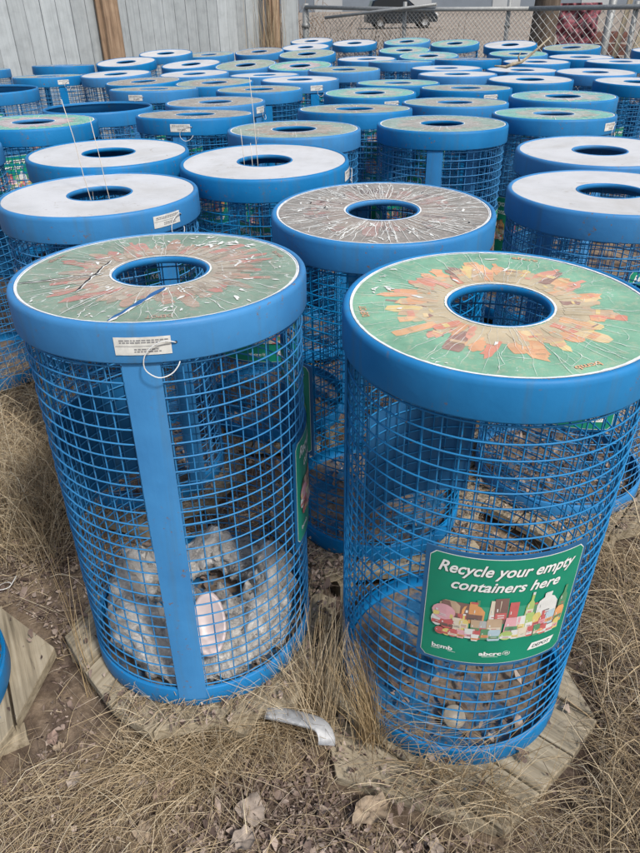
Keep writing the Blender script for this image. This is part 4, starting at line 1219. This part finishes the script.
# crumpled clear bag in the tagged bin
def plastic_mat():
    t = NT('cloudy_plastic_film'); c = t.coord('Object')
    n = t.noise(c, 11, 6, 0.65)
    t.set(t.ramp(n, [(0.3, (0.40, 0.375, 0.34)), (0.5, (0.62, 0.60, 0.57)), (0.7, (0.78, 0.77, 0.76))]), 0.20, 0, 0.5)
    v = t.n('ShaderNodeTexVoronoi'); v.inputs['Scale'].default_value = 17; v.feature = 'F1'; t.l(c, v.inputs['Vector'])
    t.bump(t.math('ADD', v.outputs['Distance'], t.noise(c, 60, 4, .7, 1.0)), .9, .012)
    a = t.ramp(t.noise(c, 18, 4, .6), [(0.35, .42), (0.6, .88)]); t.l(a, t.b.inputs['Alpha'])
    return t.m
M['film'] = plastic_mat()
def bag():
    b = MB(); nu, nv = 120, 40; vs = []
    for i in range(nu):
        a = 2*PI*i/nu
        for j in range(nv):
            q = 2*PI*j/nv
            p = Vector((math.cos(a)*2.2, math.sin(a)*2.2, q*.4))
            hz = .072+.026*math.sin(a*2+1.2)+.020*math.sin(a*5+.3)
            mr = .072
            k = 1+.42*mnoise.noise(Vector((math.cos(a)*3+math.cos(q), math.sin(a)*3, math.sin(q)*1.2+4)))+.30*mnoise.noise(Vector((math.cos(a)*9+2*math.cos(q), math.sin(a)*9, math.sin(q)*3)))
            k -= .55*abs(mnoise.noise(Vector((math.cos(a)*16+4*math.cos(q), math.sin(a)*16, math.sin(q)*5+9))))
            rr = .205+mr*k*math.cos(q)
            rr = min(rr, .2975)
            vs.append((rr*math.cos(a), rr*math.sin(a), max(.008, hz+hz*k*math.sin(q)*.95)))
    fs = [(i*nv+j, ((i+1) % nu)*nv+j, ((i+1) % nu)*nv+(j+1) % nv, i*nv+(j+1) % nv) for i in range(nu) for j in range(nv)]
    b.add(vs, fs, 0, True)
    root = empty('plastic_bag', tuple(BINOBJ['A'][1]+Vector((0, 0, .012))))
    b.obj('crumpled_film', M['film'], root)
    b = MB()      # loose front fold
    nu, nv = 46, 26; vs = []
    for i in range(nu):
        for j in range(nv):
            u, v = i/(nu-1), j/(nv-1); x = -.10+.26*u; y = -.24+.24*v
            z = .07+.09*mnoise.noise(Vector((u*5, v*5, 1)))+.04*abs(mnoise.noise(Vector((u*13, v*13, 5))))+.05*math.sin(v*PI)
            vs.append((x, y, max(.01, z)))
    b.add(vs, [(i*nv+j, (i+1)*nv+j, (i+1)*nv+j+1, i*nv+j+1) for i in range(nu-1) for j in range(nv-1)], 0, True)
    b.obj('loose_fold', M['film'], root)
    tag(root, "crumpled clear plastic bag lying inside the tagged bin", 'plastic bag')
bag()
# pinkish white oval plastic piece
def oval():
    b = MB(); n = 32; vs = []; rings = [(1.0, 0), (.97, .006), (.86, .010), (.80, .006), (.0, .004)]
    for s, z in rings[:-1]:
        for i in range(n):
            a = 2*PI*i/n; vs.append((.046*s*math.cos(a), .090*s*math.sin(a)*(1 if math.sin(a) > 0 else .9), z))
    vs.append((0, 0, .004)); fs = []
    for k in range(3):
        for i in range(n): fs.append((k*n+i, k*n+(i+1) % n, (k+1)*n+(i+1) % n, (k+1)*n+i))
    for i in range(n): fs.append((3*n+i, 3*n+(i+1) % n, 4*n))
    fs.append(tuple(reversed(range(n))))
    b.add(vs, fs, 0, True)
    o = b.obj('plastic_tray', flat('pinkish_white_plastic', (0.58, 0.49, 0.485), 0.35, 0, 0.45, .06, 20))
    bx = BINOBJ['A'][1]; o.location = (bx.x+.052, bx.y-.195, bx.z+.18); o.rotation_euler = (.75, 0, .12)
    tag(o, "pinkish white oval plastic piece leaning on the bag in the tagged bin", 'plastic piece')
oval()
# paper cup lid in the green-lid bin
b = MB(); b.lathe([(0.0, .010), (.022, .010), (.025, .007), (.030, .007), (.032, 0), (.029, 0)], 28)
o = b.obj('cup_lid', flat('off_white_plastic', (.30, .27, .22), .4, 0, .4)); bx = BINOBJ['B'][1]
o.location = (bx.x-.02, bx.y-.20, bx.z+.038); o.rotation_euler = (.55, .1, 0); tag(o, "round off white cup lid inside the bin with the green lid", 'cup lid')

# ------------------------------------------------------------------ broken branch lying on the far lids
def branch():
    b = MB(); pts = [(0, 0, 0), (.10, .03, .03), (.22, .05, .05), (.33, .10, .12), (.47, .16, .22), (.62, .2, .34)]
    b.tube(pts, [.022, .024, .020, .017, .013, .008], 8)
    b.tube([(.20, .05, .05), (.16, .02, .12), (.19, .0, .19)], [.014, .011, .006], 6)
    b.tube([(-.16, .0, .015), (0, 0, 0), (.08, .02, .02)], [.010, .02, .02], 7)
    b.xform(Matrix.Scale(.62, 4)); o = b.obj('broken_branch', M['oldwood']); o.location = (1.66, 6.55, 1.162); 
    tag(o, "broken brown branch sticking up across the white lids at right", 'branch')
branch()

# ------------------------------------------------------------------ board fence at left
def board_fence():
    fa, fb = 13.4, 1.35              # line y = fa + fb*x
    d = Vector((1, fb, 0)).normalized(); nrm = Vector((d.y, -d.x, 0))
    x_end = -.52
    end = Vector((x_end, fa+fb*x_end, 0))
    root = empty('board_fence', (end.x, end.y, 0)); root.rotation_euler = (0, 0, math.atan2(d.y, d.x))
    rng = random.Random(4); b = MB(); w = .200; n = 44
    for i in range(n):
        x1 = -i*(w+.009); x0 = x1-w+rng.uniform(-.002, .002); t = .02
        off = .004*rng.uniform(-1, 1); top = 2.06+rng.uniform(-.03, .02)
        b.add([(x0, off, .03), (x1, off, .03), (x1, off-t, .03), (x0, off-t, .03), (x0+.004*rng.uniform(-1, 1), off, top), (x1, off, top), (x1, off-t, top), (x0, off-t, top)],
              [(0, 1, 5, 4), (1, 2, 6, 5), (2, 3, 7, 6), (3, 0, 4, 7), (4, 5, 6, 7), (0, 3, 2, 1)])
    b.obj('boards', M['plank'], root)
    for z in (.45, 1.55):
        b = MB(); b.box((-n*(w+.009)/2, .030, z), (n*(w+.009), .04, .09)); b.obj('rail', M['oldwood'], root)
    tag(root, "tall fence of weathered grey vertical boards at the back left", 'fence')
    # thick brown post standing against it
    for (t, wd, lab, seed) in ((-.251, .26, "thick brown wooden post in front of the grey board fence", 1),):
        X = fa*t/(1-fb*t); Y = fa+fb*X
        b = MB(); b.tube([(0, 0, -.05), (.0, 0, .7), (.003, 0, 1.4), (0, 0, 2.15)], [wd*.52, wd*.51, wd*.50, wd*.49], 8, smooth=False)
        b.box((-wd*.50, -.02, 1.05), (.06, .05, 2.1))
        o = b.obj('wooden_post', M['post']); o.location = (X+.0, Y-.17, 0); o.rotation_euler = (0, 0, .95-PI/8)
        tag(o, lab, 'post')
board_fence()
# splintered post with reeds at the end of the boards
X, Y = -.60, 12.15
b = MB(); rng = random.Random(9)
b.tube([(0, 0, -.05), (0, 0, 1), (.01, 0, 2.2)], [.12, .11, .10], 7, smooth=False)
for k in range(9):
    a = rng.uniform(0, 6.28); r = rng.uniform(.08, .15)
    b.tube([(r*math.cos(a), r*math.sin(a), 0), (r*math.cos(a)*1.1, r*math.sin(a), 1.0), (r*math.cos(a)*.8, r*math.sin(a), rng.uniform(1.5, 2.3))], [.02, .018, .010], 5)
o = b.obj('splintered_post', M['post']); o.location = (X, Y, 0); tag(o, "splintered yellow brown post at the end of the board fence", 'post')
tuft('dry_reeds', -.62, 11.85, 140, .10, 1.9, (.04, .05), M['straw'], "tall dry reeds round the splintered post", 51, .004, droop=.12, avoid=False)
tuft('dry_reeds', -.42, 11.55, 60, .10, 1.35, (.10, .1), M['straw'], "loose twigs hanging over the far white lids", 52, .003, droop=.8, avoid=False)
# grey end board
b = MB(); b.box((0, 0, 1.05), (.24, .03, 2.1)); b.box((.135, .01, 1.0), (.02, .05, 2.0))
o = b.obj('fence_board', M['plank']); o.location = (-.36, 12.55, 0); o.rotation_euler = (0, 0, .2); tag(o, "single grey board right of the splintered post", 'board')

# ------------------------------------------------------------------ chain link fence
FA = Vector((-.10, 12.9, 0)); FM = Vector((3.02, 11.0, 0)); FB = Vector((7.2, 8.9, 0))
def chain(p, q, pitch, wire, z0, z1, root, sag=0.0):
    d = (q-p); L = d.length; d.normalize(); nrm = Vector((-d.y, d.x, 0))
    b = MB(); hh = z1-z0; n = int((L+hh)/pitch)+1
    for i in range(-1, n):
        for s in (1, -1):
            # zigzag approximated by straight diagonals that bulge to either side of the sheet
            x0 = i*pitch - (0 if s > 0 else 0); 
            xa, xb = (x0-hh, x0) if s > 0 else (x0, x0-hh)
            # param from z0 to z1
            t0, t1 = 0.0, 1.0
            def clip(xs, xe):
                lo, hi = 0.0, 1.0
                dx = xe-xs
                if abs(dx) < 1e-9: return (0, 1)
                a, c = (0-xs)/dx, (L-xs)/dx
                if a > c: a, c = c, a
                return max(lo, a), min(hi, c)
            t0, t1 = clip(xa, xb)
            if t1-t0 < .02: continue
            pts = []
            m = 5
            for k in range(m+1):
                t = t0+(t1-t0)*k/m; x = xa+(xb-xa)*t; z = z0+hh*t
                z -= sag*math.sin(PI*x/L)*t
                pts.append(p+d*x+nrm*(.004*s)+Vector((0, 0, z)))
            b.tube(pts, wire, 3, caps=False)
    return b.obj('chain_mesh', M['link'], root)
def chain_fence():
    root = empty('chain_link_fence', tuple(FA))
    inv = Matrix.Translation(-FA)
    def part(fn):
        o = fn(); o.data.transform(inv); return o
    o = chain(FA, FM, .066, .0036, .05, 1.50, root); o.data.transform(inv)
    o = chain(FM, FB, .110, .0042, .05, 1.50, root); o.data.transform(inv)
    for (a, c, z, r) in ((FA, FM, 1.53, .030), (FM, FB, 1.53, .032)):
        b = MB(); b.tube([a+Vector((0, 0, z+.06)) if a is FA else a+Vector((0, 0, z)), (a+c)/2+Vector((0, 0, z+.01)), c+Vector((0, 0, z))], r, 10)
        o = b.obj('top_rail', M['pipe'], root); o.data.transform(inv)
    b = MB(); p = FA.lerp(FM, .10); q = FA.lerp(FM, .62)
    b.tube([p+Vector((0, -.05, 1.44)), p.lerp(q, .5)+Vector((0, -.05, 1.52)), q+Vector((0, -.05, 1.60))], .022, 8)
    o = b.obj('loose_pipe', M['pipe'], root); o.data.transform(inv)
    for f, r in ((0.0, .055), (.485, .030), (.925, .030)):
        P = FA.lerp(FM, f); b = MB(); b.tube([P+Vector((0, .05, -.05)), P+Vector((0, .05, .8)), P+Vector((0, .05, 1.64))], r, 10)
        b.tube([P+Vector((0, .05, 1.30)), P+Vector((0, .05, 1.36))], r*1.3, 10)
        o = b.obj('fence_post', M['pipe'], root); o.data.transform(inv)
    for f in (.30, .80):
        P = FM.lerp(FB, f); b = MB(); b.tube([P+Vector((0, .05, -.05)), P+Vector((0, .05, 1.6))], .035, 10)
        o = b.obj('fence_post', M['pipe'], root); o.data.transform(inv)
    tag(root, "grey chain link fence with pipe top rail along the back right", 'fence')
chain_fence()

# ------------------------------------------------------------------ things behind the chain link
def trunk():
    b = MB(); rng = random.Random(3); n = 18; K = 14; vs = []
    for k in range(K):
        z = -.1+5.0*k/(K-1)
        for i in range(n):
            a = 2*PI*i/n; r = (.20-.018*z)*(1+.12*mnoise.noise(Vector((math.cos(a)*2.5, math.sin(a)*2.5, z*.8))))+.012*math.sin(a*9+z)
            vs.append((r*math.cos(a)+.03*z, r*math.sin(a), z))
    b.add(vs, [(k*n+i, k*n+(i+1) % n, (k+1)*n+(i+1) % n, (k+1)*n+i) for k in range(K-1) for i in range(n)], 0, True)
    root = empty('tree', (3.42, 11.65, 0)); b.obj('trunk', M['bark'], root)
    b = MB()
    for k in range(7):
        a = rng.uniform(0, 6.28); z = rng.uniform(2.6, 4.6); p = Vector((.03*z, 0, z)); pts = [p]; dirv = Vector((math.cos(a), math.sin(a), .7)).normalized()
        for j in range(6):
            p = p+dirv*.35; dirv = (dirv+Vector((rng.uniform(-.3, .3), rng.uniform(-.3, .3), .12))).normalized(); pts.append(p)
        b.tube(pts, [.05, .04, .032, .024, .017, .011, .005], 6)
        for j in range(2, 7):
            for m in range(2):
                q = pts[j]; dv = Vector((rng.uniform(-1, 1), rng.uniform(-1, 1), .6)).normalized()
                b.tube([q, q+dv*.25, q+dv*.5+Vector((0, 0, .06))], [.009, .006, .002], 4)
    b.obj('bare_limbs', M['bark'], root)
    tag(root, "dark rough tree trunk behind the chain link fence at right", 'tree')
trunk()
def tarp():
    nu, nv = 44, 34; vs = []; b = MB()
    for i in range(nu):
        for j in range(nv):
            u, v = i/(nu-1), j/(nv-1)
            y = .10*mnoise.noise(Vector((u*4, v*3, 2)))+.05*mnoise.noise(Vector((u*11, v*8, 3)))
            vs.append((-.30+.62*u+.02*math.sin(v*9), y-.10*math.sin(u*PI), .98+.60*v))
    f1 = [(i*nv+j, (i+1)*nv+j, (i+1)*nv+j+1, i*nv+j+1) for i in range(nu-1) for j in range(nv-1)]
    b.add(vs, f1, 0, True)
    b.add([(x, y+.03, z) for x, y, z in vs], f1, 0, True)
    t = NT('faded_red_pink_fabric'); c = t.coord('Object'); n = t.noise(c, 5.5, 3, .5, .8)
    col = t.ramp(n, [(.36, (.06, .045, .055)), (.46, (.22, .06, .08)), (.56, (.30, .12, .14)), (.64, (.16, .10, .12)), (.72, (.50, .44, .45))], 'LINEAR')
    root = empty('red_pink_bundle', (4.06, 12.0, 0))
    b.obj('cloth', t.set(col, .8, 0, .2), root)
    b = MB(); b.box((0, .12, .49), (.66, .30, .98)); b.box((-.3, -.05, .5), (.05, .05, 1.0)); b.box((.28, -.05, .5), (.05, .05, 1.0)); b.obj('dark_crate', flat('dark_crate_wood', (.06, .055, .06), .8, 0, .2, .3, 8), root)
    tag(root, "faded red and pink cloth heaped on a dark crate behind the fence", 'cloth bundle')
tarp()
b = MB(); b.tube([(0, 0, -.05), (.05, 0, 1.8)], .055, 10); o = b.obj('metal_post', M['pipe']); o.location = (4.28, 11.4, 0); tag(o, "plain grey pipe post beside the red pink cloth", 'post')
for k, (x, y, ln, wd, lab) in enumerate([(4.75, 11.1, .16, .20, "wide pale board leaning behind the fence at the right edge"), (4.60, 11.0, .22, .09, "narrow pale board leaning left of the wide one"), (4.45, 11.3, .12, .07, "thin brown board leaning next to the grey pipe post"), (5.02, 11.2, .10, .24, "darker board behind the fence beyond the right edge")]):
    b = MB(); b.box((0, 0, .95), (wd, .03, 1.95), rot=Matrix.Rotation(ln, 3, 'Y'))
    o = b.obj('leaning_board', M['oldwood'] if k != 3 else M['bark']); o.location = (x, y, 0); tag(o, lab, 'board', 'old boards leaning behind the fence')
# red brown lumber stack
b = MB(); rng = random.Random(8)
for k in range(7): b.box((rng.uniform(-.03, .03), rng.uniform(-.05, .05), .10+.17*k), (.5, .3, .14), rot=Matrix.Rotation(rng.uniform(-.12, .12), 3, 'Z'))
o = b.obj('lumber_stack', flat('red_brown_timber', (.17, .085, .07), .85, 0, .2, .35, 10)); o.location = (4.62, 12.1, 0); tag(o, "stack of dark red brown timber behind the leaning boards", 'lumber')

# bare brush near the gate post
def brush(x, y, n, hgt_, w, label, seed, mat):
    rng = random.Random(seed); b = MB()
    for k in range(n):
        p = Vector((rng.gauss(0, w), rng.gauss(0, .25), 0)); dv = Vector((rng.uniform(-.4, .4), rng.uniform(-.3, .3), 1)).normalized(); pts = [p]
        L = hgt_*rng.uniform(.5, 1.05)
        for j in range(6):
            p = p+dv*L/6; dv = (dv+Vector((rng.uniform(-.25, .25), rng.uniform(-.25, .25), .05))).normalized(); pts.append(p)
            if j > 0:
                q = p+Vector((rng.uniform(-.2, .2), rng.uniform(-.2, .2), rng.uniform(.02, .2))); b.tube([p, (p+q)/2+Vector((0, 0, .02)), q], [.005, .004, .001], 3, caps=False)
        b.tube(pts, [.010, .009, .008, .006, .005, .004, .002], 4, caps=False)
    o = b.obj('bare_shrub', mat); o.location = (x, y, 0); tag(o, label, 'shrub', 'bare shrubs behind the wire fence')
brush(-.30, 13.6, 70, 1.75, .30, "reddish bare shrub between the grey board and the gate post", 61, M['post'])
brush(1.0, 15.0, 150, 1.45, .75, "dark bare shrub behind the loose pipe of the fence", 62, M['bark'])

# ------------------------------------------------------------------ car far behind
def car():
    root = empty('parked_car', (6.05, 54.0, 0), 0.06)
    body = flat('dark_blue_car_paint', (.010, .015, .022), .3, .2, .6, .05)
    glass = flat('dark_car_glass', (.03, .038, .045), .12, 0, .7, .05)
    tyre = flat('tyre_rubber', (.02, .02, .02), .85); rimm = flat('grey_wheel_rim', (.34, .35, .36), .4, .5)
    def prism(prof, hw, name, mat, par, inset=0.0):
        b = MB(); n = len(prof); rings = [(-hw, inset), (-hw+.12, 0), (hw-.12, 0), (hw, inset)]
        cx = sum(p[0] for p in prof)/n; cz = sum(p[1] for p in prof)/n; vs = []
        for y, s in rings:
            for x, z in prof: vs.append((x+(cx-x)*s, y, z+(cz-z)*s))
        fs = [tuple(range(n)), tuple(reversed([3*n+i for i in range(n)]))]
        for k in range(3):
            for i in range(n): fs.append((k*n+i, (k+1)*n+i, (k+1)*n+(i+1) % n, k*n+(i+1) % n))
        b.add(vs, fs); return b.obj(name, mat, par)
    prof = [(-2.4, .38), (-2.38, .95), (-2.2, 1.02), (2.1-.55, 1.06), (2.25, .92), (2.42, .72), (2.4, .36), (1.95, .32)]
    # wheel arches
    def arch(cx): return [(cx+.42*math.cos(a), .34+.42*math.sin(a)) for a in (i*PI/7 for i in range(8))]
    prof = [(-2.4, .38), (-2.38, .95), (-2.2, 1.02), (1.1, 1.06), (2.2, .94), (2.42, .74), (2.42, .34)] + arch(1.55) + [(1.0, .30), (-1.0, .30)] + arch(-1.5) + [(-1.98, .32)]
    prism(prof, .93, 'body', body, root, .03)
    prism([(-2.25, 1.0), (-2.0, 1.62), (-1.7, 1.72), (.25, 1.72), (1.12, 1.05)], .80, 'cabin', body, root, .10)
    for (x0, x1, t0, t1) in ((-1.95, -1.15, -1.80, -1.15), (-1.05, -.15, -1.05, -.15), (-.05, .85, -.05, .28)):
        for s in (-1, 1):
            b = MB(); y = s*.815; b.add([(x0, y, 1.10), (x1, y, 1.10), (t1, y*.94, 1.60), (t0, y*.94, 1.60)], [(0, 1, 2, 3)])
            b.add([(x0, y-s*.02, 1.10), (x1, y-s*.02, 1.10), (t1, y*.94-s*.02, 1.60), (t0, y*.94-s*.02, 1.60)], [(3, 2, 1, 0)])
            b.obj('window', glass, root)
    b = MB(); b.add([(.38, -.66, 1.66), (.38, .66, 1.66), (1.16, .74, 1.10), (1.16, -.74, 1.10)], [(0, 1, 2, 3)]); b.obj('windscreen', glass, root)
    for x in (1.55, -1.5):
        for s in (-1, 1):
            b = MB(); b.lathe([(.20, -.10), (.34, -.11), (.36, -.08), (.36, .08), (.34, .11), (.20, .10)], 24)
            b.xform(Matrix.Translation((x, s*.84, .36)) @ Matrix.Rotation(PI/2, 4, 'X')); w = b.obj('wheel', tyre, root)
            b = MB(); b.lathe([(0, .06), (.20, .07), (.23, .09), (.23, -.09), (.20, -.07), (0, -.06)], 20); b.xform(Matrix.Translation((x, s*.84, .36)) @ Matrix.Rotation(PI/2, 4, 'X')); b.obj('rim', rimm, w)
    lamp = flat('clear_headlamp', (.75, .77, .78), .15, 0, .6)
    for s in (-1, 1):
        b = MB(); b.box((2.28, s*.72, .80), (.24, .38, .15)); b.obj('headlight', lamp, root)
    tag(root, "dark parked car seen side on beyond the chain link fence", 'car')
car()
# long low building on the far side of the lot
b = MB(); b.box((0, 0, 3), (160, 14, 6)); b2 = MB()
root = empty('warehouse', (35, 150, 0)); b.obj('walls', flat('blue_grey_cladding', (.17, .20, .24), .6, 0, .3, .1, .3), root)
b2.box((0, 0, 6.3), (162, 16, .6)); b2.obj('roof', flat('dark_roof_sheet', (.12, .13, .15), .6, 0, .3, .1, .3), root)
for k in range(9):
    b3 = MB(); b3.box((-64+16*k, -7.05, 2.0), (5, .1, 4)); b3.obj('door', flat('white_roller_door', (.36, .38, .40), .5, 0, .3, .05, .5) if k == 0 else bpy.data.materials['white_roller_door'], root)
tag(root, "long blue grey warehouse with roller doors across the gravel lot", 'building')

# ------------------------------------------------------------------ light, world, camera
sc = bpy.context.scene
w = bpy.data.worlds.new('World'); sc.world = w; w.use_nodes = True
nt = w.node_tree; nt.nodes.clear()
sky = nt.nodes.new('ShaderNodeTexSky'); sky.sky_type = 'NISHITA'; sky.sun_disc = False
SUN_EL, SUN_AZ = 50, -52          # azimuth of the sun measured from +X, counter-clockwise
sky.sun_elevation = rad(SUN_EL); sky.sun_rotation = rad(90-SUN_AZ)
sky.air_density = 1.3; sky.dust_density = 3.0; sky.ozone_density = 1.0
bg = nt.nodes.new('ShaderNodeBackground'); bg.inputs[1].default_value = 0.11
out = nt.nodes.new('ShaderNodeOutputWorld')
nt.links.new(sky.outputs[0], bg.inputs[0]); nt.links.new(bg.outputs[0], out.inputs[0])
sun = bpy.data.lights.new('sun', 'SUN'); sun.energy = 2.7; sun.angle = rad(7); sun.color = (1.0, 0.965, 0.91)
so = bpy.data.objects.new('sun', sun); C.objects.link(so)
dirv = Vector((math.cos(rad(SUN_EL))*math.cos(rad(SUN_AZ)), math.cos(rad(SUN_EL))*math.sin(rad(SUN_AZ)), math.sin(rad(SUN_EL))))
so.rotation_euler = dirv.to_track_quat('Z', 'Y').to_euler(); so.location = (3, -3, 8)

cam = bpy.data.cameras.new('camera'); co = bpy.data.objects.new('camera', cam); C.objects.link(co)
cam.sensor_fit = 'HORIZONTAL'; cam.sensor_width = 36; cam.lens = F_PX/640*36; cam.clip_start = 0.05; cam.clip_end = 3000
co.matrix_world = Matrix.Translation((0, 0, EYE)) @ Matrix.Rotation(PI/2-PITCH, 4, 'X') @ Matrix.Rotation(ROLL, 4, 'Z')
sc.camera = co
vs_ = sc.view_settings
vs_.view_transform = 'Standard'; vs_.look = 'None'; vs_.gamma = 1; vs_.exposure = 0.30; vs_.use_curve_mapping = False
sc.cycles.max_bounces = 8; sc.cycles.transparent_max_bounces = 12
